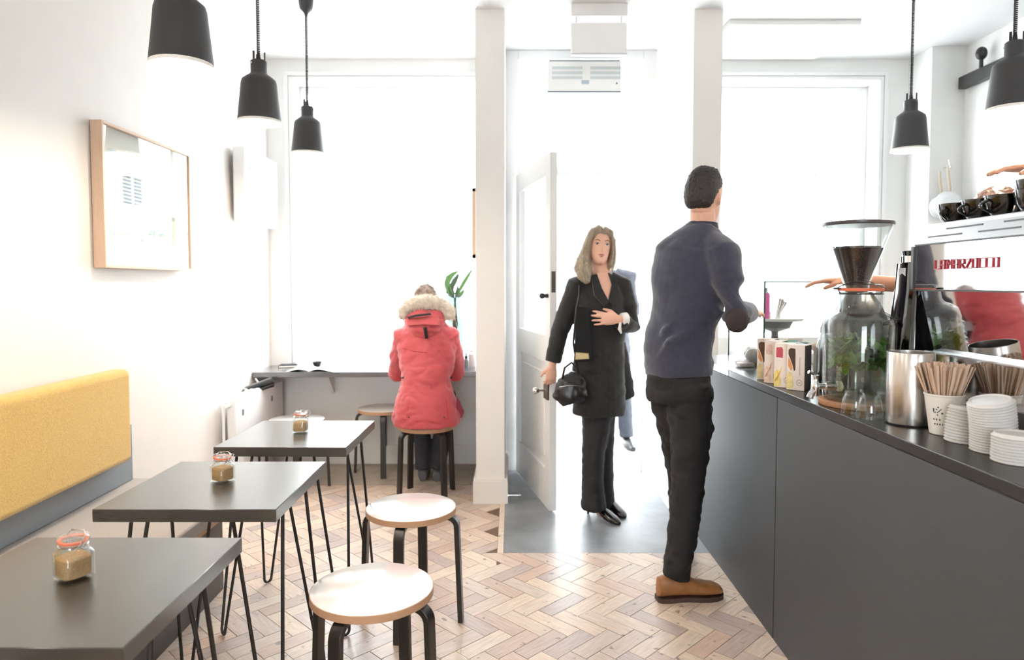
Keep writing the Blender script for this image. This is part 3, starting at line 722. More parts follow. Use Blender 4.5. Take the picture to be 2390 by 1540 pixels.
lamps = [(D(424, 158, 2.08), 'nearest black pendant lamp over the tables, cut by the top of the photo'), (D(606, 288, 2.98), 'middle black pendant lamp over the tables'), (D(719, 361, 3.88), 'farthest black pendant lamp of the left row, nearest the window'),
         (D(2123, 352, 3.68), 'black pendant lamp hanging in front of the right window beside the pier'), (D(2363, 258, 2.72), 'black pendant lamp at the right edge, over the espresso machine'),
         (Vector((-.98, 1.15, 2.02)), 'added pendant lamp out of view over the near tables, for fill light'), (Vector((1.95, 1.75, 2.03)), 'added pendant lamp out of view by the near end of the machine, for fill light'), (Vector((1.9, .8, 2.03)), 'added pendant lamp out of view over the near counter, for fill light'),  # from here on: unseen lamps added as warm fill light
         (Vector((-.95, .2, 2.02)), 'added pendant lamp out of view over the back tables, for fill light'), (Vector((.4, -1.4, 2.03)), 'added pendant lamp out of view in the back room, for fill light'), (Vector((1.9, -.4, 2.03)), 'pendant lamp over the rear end of the counter')]
lampdata = bpy.data.lights.new('bulb_light', 'POINT'); lampdata.energy = 20; lampdata.color = (1.0, .85, .69); lampdata.shadow_soft_size = .032
for i, (p, lab) in enumerate(lamps):
    o = make_lamp(); cord(o, CZ - p.z)
    lo = bpy.data.objects.new('bulb_light', lampdata); COL.objects.link(lo); lo.parent = o; lo.location = (0, 0, .035)
    place(o, p, random.uniform(0, 3), lab, 'pendant lamps')

# exit sign hanging from the ceiling, blank side towards the room
p = D(1398, 60, 4.0)
ex = thing('hanging_sign', 'blank white light box hanging from the ceiling before the entrance', 'sign', (p.x, 4.0, 2.62))
xL, xR = D(1333, 30, 4.0).x, D(1463, 30, 4.0).x; zt, zb, zb2 = CZ, D(1398, 40, 4.0).z, D(1398, 128, 4.0).z; zc = D(1398, 54, 4.0).z
MB().box(xL, xR, 3.97, 4.03, zb, zt).build('ceiling_box', WHITE, ex, bevel=.004)
b = MB()
for x in (xL + .03, xR - .03): b.box(x - .004, x + .004, 3.995, 4.005, zc, zb)
b.build('hanger', TRIM, ex)
MB().box(xL, xR, 3.985, 4.015, zb2, zc).build('light_box', mat('acrylic_white', (250, 250, 250), .3), ex, bevel=.008)
MB().box(xL, xR, 3.983, 4.017, zb2 - .004, zb2 + .004).build('bottom_trim', mat('light_grey_trim', (200, 200, 202), .4), ex)
# air curtain over the door
x0, x1 = D(1277, 178, 4.66).x, D(1447, 178, 4.66).x; z0, z1 = D(1360, 214, 4.6).z, D(1360, 142, 4.6).z
ac = thing('air_curtain', 'white air curtain heater mounted above the entrance door', 'heater', ((x0 + x1) / 2, 4.66, z0))
MB().box(x0, x1, 4.60, EY, z0, z1).build('casing', WHITE, ac, bevel=.006)
MB().box(x0, x1, 4.597, 4.64, z0 - .004, z0 + .003).build('bottom_edge', mat('dark_slot', (72, 78, 86), .5), ac)
MB().box(x0 + .01, x1 - .01, 4.60, 4.65, z1 - .001, z1 + .006).build('top_edge', mat('slot_grey', (0, 0, 0)), ac)
for gx in (x0 + .03, x0 + .285):
    for r in range(3):
        b = MB()
        for k in range(24): b.box(gx + k * .0085, gx + .0055 + k * .0085, 4.5975, 4.601, z1 - .055 - r * .032, z1 - .037 - r * .032)
        b.build('grille', mat('grille_grey', (196, 206, 208), .5), ac)
MB().box(x0 + .225, x0 + .275, 4.5965, 4.601, z0 + .05, z0 + .075).build('badge', mat('badge_grey', (170, 178, 190), .5), ac)
MB().lathe([(0, 0), (.005, 0), (.005, .004), (0, .004)], 12, M=Matrix.Translation((x1 - .03, 4.6, z0 + .055)) @ Matrix.Rotation(math.pi / 2, 4, 'X')).build('sensor', BLK, ac)
# ceiling light panel by the right window
o = MB().box(1.32, 2.12, 4.22, 4.86, CZ - .03, CZ).build('ceiling_panel', WHITE, loc=(1.7, 4.5, CZ - .03), bevel=.004); tag(o, 'large square white panel fixed flat under the ceiling by the right window', 'panel')
# ================================================================ COUNTER
KZ = .935
ct = thing('service_counter', 'long charcoal service counter with a thin dark worktop', 'counter', (1.3, 1.8, 0))
seams = [(.15, 1.20), (1.20, 2.478), (2.481, 3.66)]
for y0, y1 in seams:
    MB().box(.970, .990, y0 + .0015, y1 - .0015, .0, KZ - .032).build('front_panel', CNT, ct, bevel=.0015)
MB().box(.990, 1.0, .15, 3.65, .02, KZ - .03).build('carcass_back', BLK, ct)
MB().box(.970, 1.72, 3.64, 3.66, .0, KZ - .032).build('end_panel', CNT, ct)
MB().box(1.70, 1.72, .15, 3.64, .0, KZ - .032).build('rear_panel', CNT, ct)
MB().box(.969, 1.74, .13, 3.04, KZ - .030, KZ).build('worktop', LAMB, ct, bevel=.002)
MB().box(.969, 1.74, 3.042, 3.68, KZ - .030, KZ).build('worktop', mat('pale_steel_top', (150, 156, 158), .2, metal=.3), ct, bevel=.002)
K = KZ + .0008
# ---- espresso machine
MX, MY0, MY1 = 1.18, 1.22, 2.006
em = thing('espresso_machine', 'polished steel two-group espresso machine with black cups stacked on top', 'coffee machine', (1.5, 1.7, K))
MB().box(MX + .012, 1.64, MY0 + .02, MY1 - .02, 1.30, 1.43).build('body', SATIN, em)
MB().box(MX + .05, 1.56, MY0 + .02, MY1 - .02, 1.02, 1.30).build('lower_body', BLK, em)
MB().box(MX, MX + .012, MY0, MY1, 1.303, 1.430).build('upper_panel', MIRR, em, bevel=.001)
for y in (MY0 - .012, MY1): MB().box(MX - .004, MX + .05, y, y + .012, 1.303, 1.428).build('end_cap', BLK, em)
MB().box(MX - .001, MX + .001, MY0, MY1, 1.299, 1.303).build('black_trim', BLK, em)
MB().box(MX - .001, MX + .003, MY0, MY1 , 1.430, 1.434).build('black_trim', BLK, em)
# sloped mirror recess
b = MB(); b.add([(MX + .008, MY0, 1.30), (MX + .008, MY1 - .02, 1.30), (MX + .026, MY1 - .065, 1.125), (MX + .026, MY0, 1.125), (MX + .02, MY0, 1.30), (MX + .02, MY1 - .02, 1.30), (MX + .04, MY1 - .065, 1.125), (MX + .04, MY0, 1.125)],
                [(0, 1, 2, 3), (7, 6, 5, 4), (0, 4, 5, 1), (1, 5, 6, 2), (2, 6, 7, 3), (3, 7, 4, 0)]); b.build('sloped_panel', MIRR, em, smooth=None)
# tray unit that stands proud below
TX = 1.180
MB().box(TX, TX + .004, MY0 - .02, MY1 - .06, 1.02, 1.128).build('tray_panel', MIRR, em)
MB().box(TX + .004, 1.58, MY0 - .02, MY1 - .06, 1.03, 1.12).build('tray_box', BLK, em)
MB().box(TX - .001, MX + .03, MY0 - .02, MY1 - .06, 1.1235, 1.130).build('tray_ledge', SATIN, em, bevel=.001)
for y in (MY0 + .05, MY1 - .12):
    for x in (TX + .06, 1.48): MB().lathe([(.024, K), (.024, K + .02), (.018, K + .025), (.018, 1.03), (0, 1.03)], 20, (x, y, 0)).build('foot', CHR, em)
# slotted cup rail
b = MB(); zs0, zs1 = 1.434, 1.490
b.prism([(MX - .0, MY0), (MX - .0, MY1), (MX + .006, MY1), (MX + .006, MY0)], zs0, zs1)
rail = b.build('cup_rail', SATIN, em)
for v_ in rail.data.vertices:
    if v_.co.z + K > 1.46: v_.co.x += .022; v_.co.y -= .008 if v_.co.y > 0 else -.008
b = MB()
def slot(y0, y1, t):
    x = MX + .022 * t; z = zs0 + (zs1 - zs0) * t
    b.box(x - .0015, x + .002, y0, y1, z - .0018, z + .0018)
for y0 in (1.955, 1.745, 1.535, 1.39): slot(y0 - .145, y0, .33)
for y0 in (1.885, 1.665, 1.46): slot(y0 - .145, y0, .66)
b.build('vent_slot', BLK, em)
MB().box(MX + .018, 1.62, MY0 + .008, MY1 - .008, 1.480, 1.486).build('cup_tray', SATIN, em)
MB().box(1.62, 1.63, MY0 + .008, MY1 - .008, 1.43, 1.50).build('front_rail', SATIN, em)
for y in (1.50, 1.90): MB().lathe([(.03, 1.18), (.03, 1.26), (.036, 1.30), (0, 1.30)], 20, (1.57, y, 0)).build('group_head', CHR, em)
# raised lettering on the upper panel: square strokes
GLY = {'L': [(0, 0, 0, 1), (0, 0, 1, 0)], 'A': [(0, 0, 0, 1), (0, 1, 1, 1), (1, 1, 1, 0), (0, .45, 1, .45)], 'M': [(0, 0, 0, 1), (0, 1, .5, .45), (.5, .45, 1, 1), (1, 1, 1, 0)],
       'R': [(0, 0, 0, 1), (0, 1, 1, 1), (1, 1, 1, .5), (0, .5, 1, .5), (.35, .5, 1, 0)], 'Z': [(0, 1, 1, 1), (1, 1, 0, 0), (0, 0, 1, 0)], 'O': [(0, 0, 0, 1), (0, 1, 1, 1), (1, 1, 1, 0), (1, 0, 0, 0)], 'C': [(1, 1, 0, 1), (0, 1, 0, 0), (0, 0, 1, 0)]}
word = 'LAMARZOCCO'
yL, yR = MX / ((2181 - PX) / F_PX), MX / ((2333 - PX) / F_PX); adv = (yL - yR) / 10.2; zb0 = D(2190, 628, yL).z; lh = .0235
yy = yL
for i, chh in enumerate(word):
    if i == 2: yy -= adv * .2
    b = MB(); gw = adv * .70
    for (xa, za, xb, zb_) in GLY[chh]:
        pa = Vector((0, yy - xa * gw, zb0 + za * lh)); pb_ = Vector((0, yy - xb * gw, zb0 + zb_ * lh)); dv = (pb_ - pa).normalized(); nn = Vector((0, -dv.z, dv.y)) * .0013; pa -= dv * .0013; pb_ += dv * .0013
        q = [pa + nn, pb_ + nn, pb_ - nn, pa - nn]
        b.add([(MX - .0035, p_.y, p_.z) for p_ in q] + [(MX, p_.y, p_.z) for p_ in q], [(0, 1, 2, 3), (7, 6, 5, 4), (0, 4, 5, 1), (1, 5, 6, 2), (2, 6, 7, 3), (3, 7, 4, 0)])
    b.build('letter', RED, em, smooth=None); yy -= adv
# ---- black cups on the machine
def make_cup():
    c = thing('coffee_cup', '', 'cup')
    MB().lathe([(0, 0), (.024, 0), (.026, .004), (.036, .022), (.041, .042), (.043, .056), (.0405, .056), (.038, .042), (.033, .023), (.022, .007), (0, .006)], 36).build('bowl', BLKG, c)
    pts = [(.036 + .024 * math.sin(math.pi * k / 8) * (1 if k < 7 else .9), 0, .047 - .032 * k / 8) for k in range(9)]
    MB().tube(pts, [(.005, .0035)] * 9, 10, side=Vector((0, 1, 0))).build('handle', BLKG, c)
    return c
C0 = make_cup(); Zc = 1.4865
def cup_at(i, x, y, z, rz, tilt, lab, grp='black cups on the espresso machine', tl=(0, 0)):
    o = C0 if i == 0 else copy_tree(C0)
    o.location = (x, y, z); o.scale = (1.06,) * 3; o.rotation_euler = (tl[0], tl[1], rz); o['label'] = lab; o['group'] = grp
cups = [(1.262, 1.955, Zc, 3.6, 'black coffee cup at the far left end of the machine top, handle to the left'),
        (1.266, 1.858, Zc, 3.3, 'black coffee cup second from the left on the machine top, handle to the left'),
        (1.262, 1.761, Zc, 3.2, 'black coffee cup third from the left on the machine top, handle to the left'),
        (1.262, 1.655, Zc, 1.2, 'black coffee cup nearest the right edge on the machine top'),
        (1.262, 1.655, Zc + .024, 1.6, 'black coffee cup nested in the one nearest the right edge'),
        (1.262, 1.545, Zc, 2.5, 'black coffee cup beyond the right edge of the machine top, front row'),
        (1.375, 1.935, Zc, .5, 'black coffee cup in the back row at the left of the machine top'),
        (1.375, 1.835, Zc, .8, 'black coffee cup in the back row behind the second cup'),
        (1.375, 1.73, Zc, 1.0, 'black coffee cup in the back row behind the third cup')]
for i, (x, y, z, rz, lab) in enumerate(cups): cup_at(i, x, y, z, rz, 0, lab)

# ---- tall glossy black grinder tower at the end of the machine
gx, gy = 1.31, 2.20
gt = thing('coffee_grinder', 'tall glossy black grinder with a chrome collar at the left end of the espresso machine', 'grinder', (gx, gy, K))
b = MB(); rs = []
for z, hw, hd in ((K, .085, .085), (K + .03, .085, .085), (1.10, .078, .08), (1.22, .066, .07), (1.30, .058, .066), (1.385, .054, .062)):
    rs.append([(gx + hw * math.copysign(abs(math.cos(a)) ** .55, math.cos(a)), gy + hd * math.copysign(abs(math.sin(a)) ** .55, math.sin(a)), z) for a in [2 * math.pi * k / 32 for k in range(32)]])
b.rings(rs); b.build('body', BLKG, gt)
MB().lathe([(.05, 1.385), (.053, 1.388), (.053, 1.408), (.05, 1.41), (0, 1.41)], 32, (gx, gy, 0)).build('collar', CHR, gt)
MB().lathe([(.047, 1.41), (.050, 1.425), (0, 1.428)], 32, (gx, gy, 0)).build('lid', BLKG, gt)
MB().box(gx - .0555, gx - .052, gy - .02, gy + .02, 1.30, 1.37).build('label_plate', mat('grinder_label', (190, 192, 196), .4), gt)
b = MB(); b.tube([(gx - .06, gy, 1.2), (gx - .11, gy + .01, 1.19)], .008, 10, side=Vector((0, 0, 1))); b.build('lever', BLK, gt)

# ---- coffee grinder with the hopper behind the drinks dispenser
hx, hy = 1.245, 2.47
gr = thing('coffee_grinder', 'coffee grinder whose clear cone hopper of beans rises behind the drinks dispenser', 'grinder', (hx, hy, K))
b = MB(); rs = []
for z, hw, hd in ((K, .115, .10), (K + .04, .115, .10), (K + .06, .105, .09), (1.16, .105, .09), (1.24, .075, .07), (1.29, .045, .045)):
    rs.append([(hx + hw * math.copysign(abs(math.cos(a)) ** .5, math.cos(a)), hy + hd * math.copysign(abs(math.sin(a)) ** .5, math.sin(a)), z) for a in [2 * math.pi * k / 32 for k in range(32)]])
b.rings(rs); b.build('body', mat('dark_grey_enamel', (48, 48, 50), .3, coat=.3), gr)
zl = D(1998, 522, hy).z; z0 = 1.285; R1 = .116; R0 = .042
MB().lathe([(R0 - .004, z0), (R0, z0), (R0, z0 + .03), (R1, zl - .006), (R1 - .002, zl - .006), (R0 - .003, z0 + .032), (R0 - .003, z0)], 48, (hx, hy, 0)).build('hopper', GL, gr)
zb1 = D(1998, 580, hy).z; rb = R0 + (R1 - R0) * (zb1 - z0 - .03) / (zl - z0 - .036) - .004
MB().lathe([(0, z0 + .004), (R0 - .005, z0 + .004), (R0 - .005, z0 + .032), (rb, zb1), (rb * .5, zb1 + .007), (0, zb1 + .009)], 48, (hx, hy, 0)).build('coffee_beans', BEAN, gr)['kind'] = 'stuff'
be = MB()
for k in range(230):
    a = random.uniform(0, 6.283); r = rb * .96 * math.sqrt(random.random()); be.ball((hx + r * math.cos(a), hy + r * math.sin(a), zb1 + .004 + .004 * (1 - r / rb)), .0045, .0032, .0026, 6, 4, Matrix.Rotation(random.uniform(0, 3), 4, 'Z'))
be.build('loose_beans', BEAN, gr)['kind'] = 'stuff'
MB().lathe([(0, zl - .008), (R1 + .002, zl - .008), (R1 + .004, zl - .004), (R1 + .003, zl + .004), (R1 - .004, zl + .006), (0, zl + .007)], 48, (hx, hy, 0)).build('hopper_lid', mat('smoked_lid', (66, 62, 66), .35), gr)

# ---- glass drinks dispenser with mint
dx, dy = 1.10, 2.155
dd = thing('drinks_dispenser', 'large glass drinks dispenser full of mint leaves on a round cork base', 'dispenser', (dx, dy, K))
MB().lathe([(0, K), (.114, K), (.116, K + .003), (.116, K + .014), (.113, K + .017), (0, K + .017)], 48, (dx, dy, 0)).build('cork_base', CORK, dd)
g0 = K + .0172
prof = [(0, g0), (.098, g0), (.106, g0 + .008), (.107, g0 + .03), (.104, g0 + .05), (.106, g0 + .07), (.105, g0 + .235), (.100, g0 + .258), (.082, g0 + .272), (.068, g0 + .280), (.062, g0 + .292), (.062, g0 + .338), (.068, g0 + .343)]
inn = [(.064, g0 + .343), (.058, g0 + .336), (.058, g0 + .292), (.064, g0 + .277), (.080, g0 + .267), (.096, g0 + .254), (.1015, g0 + .234), (.102, g0 + .07), (.101, g0 + .02), (.096, g0 + .012), (0, g0 + .012)]
MB().lathe(prof + inn, 56, (dx, dy, 0)).build('glass_body', GL, dd)
MB().lathe([(0, g0 + .013), (.0955, g0 + .0135), (.0995, g0 + .03), (.1, g0 + .205), (0, g0 + .205)], 48, (dx, dy, 0)).build('water', WATER, dd)
b = MB()      # moulded diamond relief down the left side of the glass
for k in range(10):
    for a in (3.0, 3.35, 3.7):
        z = g0 + .055 + .017 * k; b.ball((dx + .1045 * math.cos(a), dy + .1045 * math.sin(a), z), .006, .010, .0075, 8, 5, Matrix.Rotation(a, 4, 'Z'))
b.build('moulded_relief', GL, dd)
T_ = Matrix.Translation((dx, dy, g0 + .344))
MB().lathe([(.056, 0), (.066, .0), (.067, .005), (.066, .0095), (.056, .0095), (.056, 0)], 40, M=T_).build('rubber_seal', RUB, dd)
MB().lathe([(0, .0096), (.069, .0096), (.071, .014), (.069, .019), (.050, .022), (0, .025)], 40, M=T_).build('lid', GL, dd)
b = MB(); b.tube([(dx - .07, dy - .01, g0 + .352), (dx - .092, dy - .015, g0 + .352)], .003, 8, side=Vector((0, 0, 1))); b.tube([(dx + .064 * math.cos(t), dy + .064 * math.sin(t), g0 + .335) for t in [k * math.pi / 12 for k in range(24)]], .0018, 6, side=Vector((0, 0, 1)), closed=True)
b.tube([(dx - .064, dy, g0 + .335), (dx - .073, dy, g0 + .355), (dx - .03, dy, g0 + .373), (dx + .03, dy, g0 + .373), (dx + .073, dy, g0 + .355), (dx + .064, dy, g0 + .335)], .0018, 6, side=Vector((0, 1, 0))); b.build('wire_bail', BLK, dd)
# tap
tz = g0 + .045; tx = dx - .104
b = MB(); b.tube([(tx + .02, dy - .02, tz), (tx - .012, dy - .022, tz)], .014, 20, side=Vector((0, 0, 1))); b.tube([(tx - .010, dy - .022, tz), (tx - .034, dy - .024, tz)], .009, 16, side=Vector((0, 0, 1)))
tp = b.build('tap', CHR, dd)
b = MB(); b.lathe([(0, -.030), (.0085, -.030), (.011, -.012), (.013, .0), (.010, .012), (.0075, .018), (.0075, .032), (.010, .036), (0, .037)], 24, (tx - .042, dy - .024, tz)); b.tube([(tx - .042, dy - .024, tz - .01), (tx - .056, dy - .026, tz - .022), (tx - .062, dy - .027, tz - .036)], [.009, .010, .011], 16); b.build('tap_spout', CHR, tp)
b = MB(); b.tube([(tx - .042, dy - .024, tz + .036), (tx - .066, dy - .026, tz + .046)], [.004, .006], 12); b.build('tap_lever', CHR, tp)
MB().lathe([(.0, 0), (.017, 0), (.017, .009), (0, .009)], 20, M=Matrix.Translation((tx + .030, dy - .018, tz)) @ Matrix.Rotation(math.pi / 2, 4, 'Y')).build('washer', mat('pale_washer', (206, 200, 176), .5), dd)
# mint: sprigs and leaves
b = MB()
for k in range(9):
    a = random.uniform(0, 6.28); r = random.uniform(.02, .07); b.tube([(dx + r * math.cos(a), dy + r * math.sin(a), g0 + .10), (dx + r * math.cos(a + .6), dy + r * math.sin(a + .6), g0 + .16), (dx + r * .8 * math.cos(a + 1.2), dy + r * .8 * math.sin(a + 1.2), g0 + .21)], .0018, 5)
b.build('mint_stem', mat('mint_stem', (104, 132, 78), .5), dd)
lm = MB(); rs = []
for i in range(8):
    t = i / 7; ww = .013 * math.sin(math.pi * min(1, t * .93 + .05)) ** .75 + .0003; x = t * .042; z = -.010 * t * t
    rs.append([(x, -ww, z + .003), (x, 0, z - .0006), (x, ww, z + .003), (x, 0, z)])
lm.rings(rs); leafme = lm.mesh('mint_leaf'); leafme.materials.append(MINT)
cnt = 0
while cnt < 190:
    a = random.uniform(0, 6.28); r = .092 * math.sqrt(random.uniform(.08, 1)); z = g0 + random.uniform(.105, .198)
    q = Matrix.Rotation(random.uniform(0, 6.28), 4, 'Z') @ Matrix.Rotation(random.uniform(-1.2, 1.2), 4, 'Y') @ Matrix.Rotation(random.uniform(-1, 1), 4, 'X')
    tip = q @ Vector((.042, 0, 0)); P0 = Vector((r * math.cos(a), r * math.sin(a), 0))
    if (P0 + tip).to_2d().length > .094 or not g0 + .085 < z + tip.z < g0 + .203: continue
    o = bpy.data.objects.new('mint_leaf', leafme); COL.objects.link(o); o.parent = dd
    s_ = random.uniform(.75, 1.15); o.matrix_local = Matrix.Translation(P0 + Vector((0, 0, z - K))) @ q @ Matrix.Scale(s_, 4); cnt += 1

# ---- steel canister
cx, cy = 1.092, 1.862
cn = thing('steel_canister', 'open brushed steel canister standing in front of the drinks dispenser', 'canister', (cx, cy, K))
MB().lathe([(0, K + .004), (.058, K + .004), (.0585, K + .006), (.0585, K + .196), (.0575, K + .198), (.056, K + .197), (.056, K + .008), (0, K + .008)], 64, (cx, cy, 0)).build('body', STEEL, cn)
MB().lathe([(0, K), (.057, K), (.058, K + .004), (0, K + .004)], 48, (cx, cy, 0)).build('foot_ring', BLK, cn)
# ---- three upturned tumblers
def make_glass():
    g = thing('glass_tumbler', '', 'glass')
    MB().lathe([(.0345, 0), (.036, .001), (.0355, .02), (.032, .045), (.026, .064), (.021, .070), (0, .071), (0, .067), (.019, .066), (.0245, .061), (.0305, .044), (.034, .02), (.0345, 0)], 36).build('tumbler_glass', GL, g)
    return g
G0 = make_glass()
for i, (x, y, lab) in enumerate(((1.018, 2.015, 'upturned glass tumbler nearest the counter edge at the foot of the dispenser'), (1.022, 1.935, 'upturned glass tumbler standing next to the steel canister, nearest the camera'), (1.098, 1.990, 'upturned glass tumbler tucked behind the other two, by the dispenser'))):
    o = G0 if i == 0 else copy_tree(G0); place(o, (x, y, K), 0, lab, 'upturned tumblers on the counter')
# ---- paper cup with stirrers
qx, qy = 1.108, 1.738
pc = thing('paper_cup', 'white paper cup with printed black marks, full of wooden stirrers', 'cup', (qx, qy, K))
ph_ = .100
MB().lathe([(0, .003), (.029, .003), (.030, 0), (.031, .001), (.0445, ph_ - .002), (.0465, ph_), (.0465, ph_ + .003), (.0445, ph_ + .004), (.043, ph_), (.029, .006), (0, .006)], 48, (qx, qy, K)).build('cup_body', CUPW, pc)
def on_cup(ang, z, w_, h_, name, rot=0., rr=.0004):
    r = .031 + (.0445 - .031) * z / ph_ + rr; b = MB(); n = 3; out = []
    c_, s_ = math.cos(rot), math.sin(rot); pts = [(-w_ / 2, -h_ / 2), (w_ / 2, -h_ / 2), (w_ / 2, h_ / 2), (-w_ / 2, h_ / 2)]
    pts = [(u * c_ - v * s_, u * s_ + v * c_) for u, v in pts]
    f = []
    for rd in (0, .0006):
        for u, v in pts:
            a = ang + u / r; zz = z + v; r2 = .031 + (.0445 - .031) * zz / ph_ + rr - .0003 + rd; f.append((qx + r2 * math.cos(a), qy + r2 * math.sin(a), K + zz))
    b.add(f, [(0, 1, 2, 3), (7, 6, 5, 4), (0, 4, 5, 1), (1, 5, 6, 2), (2, 6, 7, 3), (3, 7, 4, 0)]); return b
am = math.atan2(-qy, -qx) - .30
b = MB()
for (da, z, w_, h_, rt) in ((.06, .063, .002, .015, -.75), (-.10, .066, .003, .003, 0), (.22, .057, .004, .004, .3), (-.28, .064, .003, .010, 0), (-.20, .058, .006, .002, .4), (0, .072, .003, .003, .7), (-.05, .052, .002, .004, .3),
                            (-.30, .040, .0025, .004, 0), (-.12, .040, .0025, .005, 0), (.08, .040, .0025, .005, 0), (-.25, .028, .003, .004, 0), (-.08, .028, .002, .005, 0), (.09, .028, .003, .004, 0), (.25, .028, .002, .004, 0)):
    q_ = on_cup(am + da, z, w_, h_, '', rt); b.add(q_.v, q_.f)
b.build('printed_marks', INK, pc, smooth=None)
sm = MB().box(-.0026, .0026, -.0006, .0006, 0, .176); stme = sm.mesh('wooden_stirrer', smooth=None); stme.materials.append(STICK)
for k in range(96):
    a = random.uniform(0, 6.283); rb_ = random.uniform(.0, .018); rt_ = .0405 * math.sqrt(random.uniform(.15, 1)); a2 = a + random.uniform(-.4, .4)
    p0 = Vector((qx + rb_ * math.cos(a), qy + rb_ * math.sin(a), K + .0075)); p1 = Vector((qx + rt_ * math.cos(a2), qy + rt_ * math.sin(a2), K + ph_))
    d = (p1 - p0).normalized(); o = bpy.data.objects.new('wooden_stirrer', stme); COL.objects.link(o)
    o.matrix_world = Matrix.Translation(p0) @ d.to_track_quat('Z', 'Y').to_matrix().to_4x4() @ Matrix.Rotation(random.uniform(0, 3), 4, 'Z')
    tag(o, 'thin flat wooden stirrer in the bunch standing in the paper cup', 'stirrer', 'wooden stirrers in the paper cup')
# ---- stacks of lids
ldm = MB().lathe([(0, .0035), (.034, .0035), (.037, .0045), (.040, .0075), (.0415, .0065), (.0425, .003), (.0455, .0005), (.0465, .0), (.0475, .0015), (.0455, .003), (.0435, .0045), (.042, .0085), (.0395, .0095), (.036, .006), (0, .0048)], 36).mesh('cup_lid'); ldm.materials.append(LIDW)
ORD = ['', 'second', 'third', 'fourth', 'fifth', 'sixth', 'seventh', 'eighth', 'ninth', 'tenth', 'eleventh', 'twelfth', 'thirteenth', 'fourteenth', 'fifteenth', 'sixteenth', 'seventeenth']
def stack(base, n, step, lean, lab, grp):
    p = Vector(base); ang = 0
    for k in range(n):
        o = bpy.data.objects.new('cup_lid', ldm); COL.objects.link(o); t = k / max(n - 1, 1)
        rx, ry = lean[0] * t, lean[1] * t
        M_ = Matrix.Rotation(ry, 4, 'Y') @ Matrix.Rotation(rx, 4, 'X')
        o.matrix_world = Matrix.Translation(p) @ M_ @ Matrix.Rotation(random.uniform(0, 6), 4, 'Z')
        p += (M_ @ Vector((0, 0, step))); q_ = n - 1 - k; tag(o, 'white plastic lid, ' + ('topmost' if q_ == 0 else 'lowest' if k == 0 else ORD[q_] + ' from the top') + ' ' + lab, 'lid', grp)
stack((1.112, 1.655, K), 12, .0066, (0, .18), 'of the stack beside the paper cup', 'lids in the short stack by the paper cup')
stack((1.108, 1.555, K), 18, .0066, (.05, -.22), 'of the tallest leaning stack', 'lids in the tall leaning stack')
stack((1.092, 1.462, K), 9, .0066, (0, 0), 'of the low stack nearest the camera', 'lids in the low stack')
# small steel box / tin behind lids
o = MB().box(1.215, 1.30, 1.50, 1.60, K, K + .055).build('steel_tin', SATIN, loc=(1.25, 1.55, K), bevel=.003); tag(o, 'small square steel tin behind the stacks of lids, under the machine', 'tin')
# ---- four tea boxes
DES = [((238, 226, 206), [('band', (92, 62, 46)), ('swirl', (224, 150, 84)), ('low', (232, 214, 160))]),
       ((238, 226, 220), [('patch', (232, 196, 186)), ('swirl', (214, 128, 106)), ('low', (240, 206, 186))]),
       ((238, 226, 218), [('patch', (198, 78, 92)), ('swirl', (240, 200, 110)), ('low', (242, 216, 130))]),
       ((238, 228, 220), [('band', (70, 50, 40)), ('swirl', (224, 150, 84)), ('low', (244, 226, 158))])]
LB = ['tea box at the back of the row of four, brown vanilla print', 'second tea box from the back, pale pink print', 'third tea box from the back, red and yellow print', 'nearest tea box of the row, brown and orange print']
for i, (px, py) in enumerate(((1766, 885), (1783, 893), (1806, 903), (1835, 909))):
    c_, s_ = math.cos(math.radians(-43)), math.sin(math.radians(-43))
    p = G(px, py, KZ); t = thing('tea_box', LB[i], 'box', (0, 0, 0), 'tea boxes on the counter'); w_, d_, h_ = .0635, .066, .163
    base = DES[i][0]
    MB().box(0, w_, 0, d_, 0, h_).build('carton', mat('carton_%d' % i, (236, 224, 216), .6), t, bevel=.001)
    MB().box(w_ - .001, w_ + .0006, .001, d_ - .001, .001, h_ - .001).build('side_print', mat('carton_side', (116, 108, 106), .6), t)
    for kind, colr in DES[i][1]:
        m = mat('tea_print_%d_%s' % (i, kind), colr, .6, var=.3, vscale=60); b = MB()
        def quad(P): 
            b.add([(x, -.0007, z) for x, z in P] + [(x, .0003, z) for x, z in P], [tuple(range(len(P))), tuple(range(2 * len(P) - 1, len(P) - 1, -1))] + [(j, len(P) + j, len(P) + (j + 1) % len(P), (j + 1) % len(P)) for j in range(len(P))])
        if kind == 'band': quad([(.006, .145), (.014, .152), (.030, .150), (.031, .132), (.031, .075), (.027, .068), (.020, .095), (.006, .128)])
        if kind == 'patch': quad([(.007, .112), (.007, .148), (.026, .150), (.031, .142), (.031, .110)])
        if kind == 'swirl': quad([(.006, .118), (.016, .100), (.022, .078), (.016, .070), (.006, .086)] if i in (0, 3) else [(.002, .020), (.012, .028), (.026, .060), (.028, .082), (.020, .058), (.008, .036)])
        if kind == 'low': quad([(.0, .004), (.022, .004), (.026, .020), (.020, .060), (.010, .066), (.0, .050)])
        b.build('print', m, t, smooth=None)
    b = MB(); b.tube([(.046 + .010 * math.cos(2 * math.pi * k / 20), -.0003, .028 + .010 * math.sin(2 * math.pi * k / 20)) for k in range(20)], .0006, 4, side=Vector((0, 1, 0)), closed=True); b.box(.043, .049, -.0008, .0004, .0265, .0285, Matrix.Rotation(0, 4, 'Y')); b.build('round_emblem', mat('ink_grey', (110, 100, 100), .6), t)
    MB().box(.046, .048, -.0007, .0003, .055, .120).build('small_print', mat('ink_pale', (168, 156, 152), .6), t)
    t.location = (p.x, p.y, K); t.rotation_euler = (0, 0, math.radians(-43)) if i == 3 else (0, 0, math.radians(-40 + random.uniform(-2, 2)))
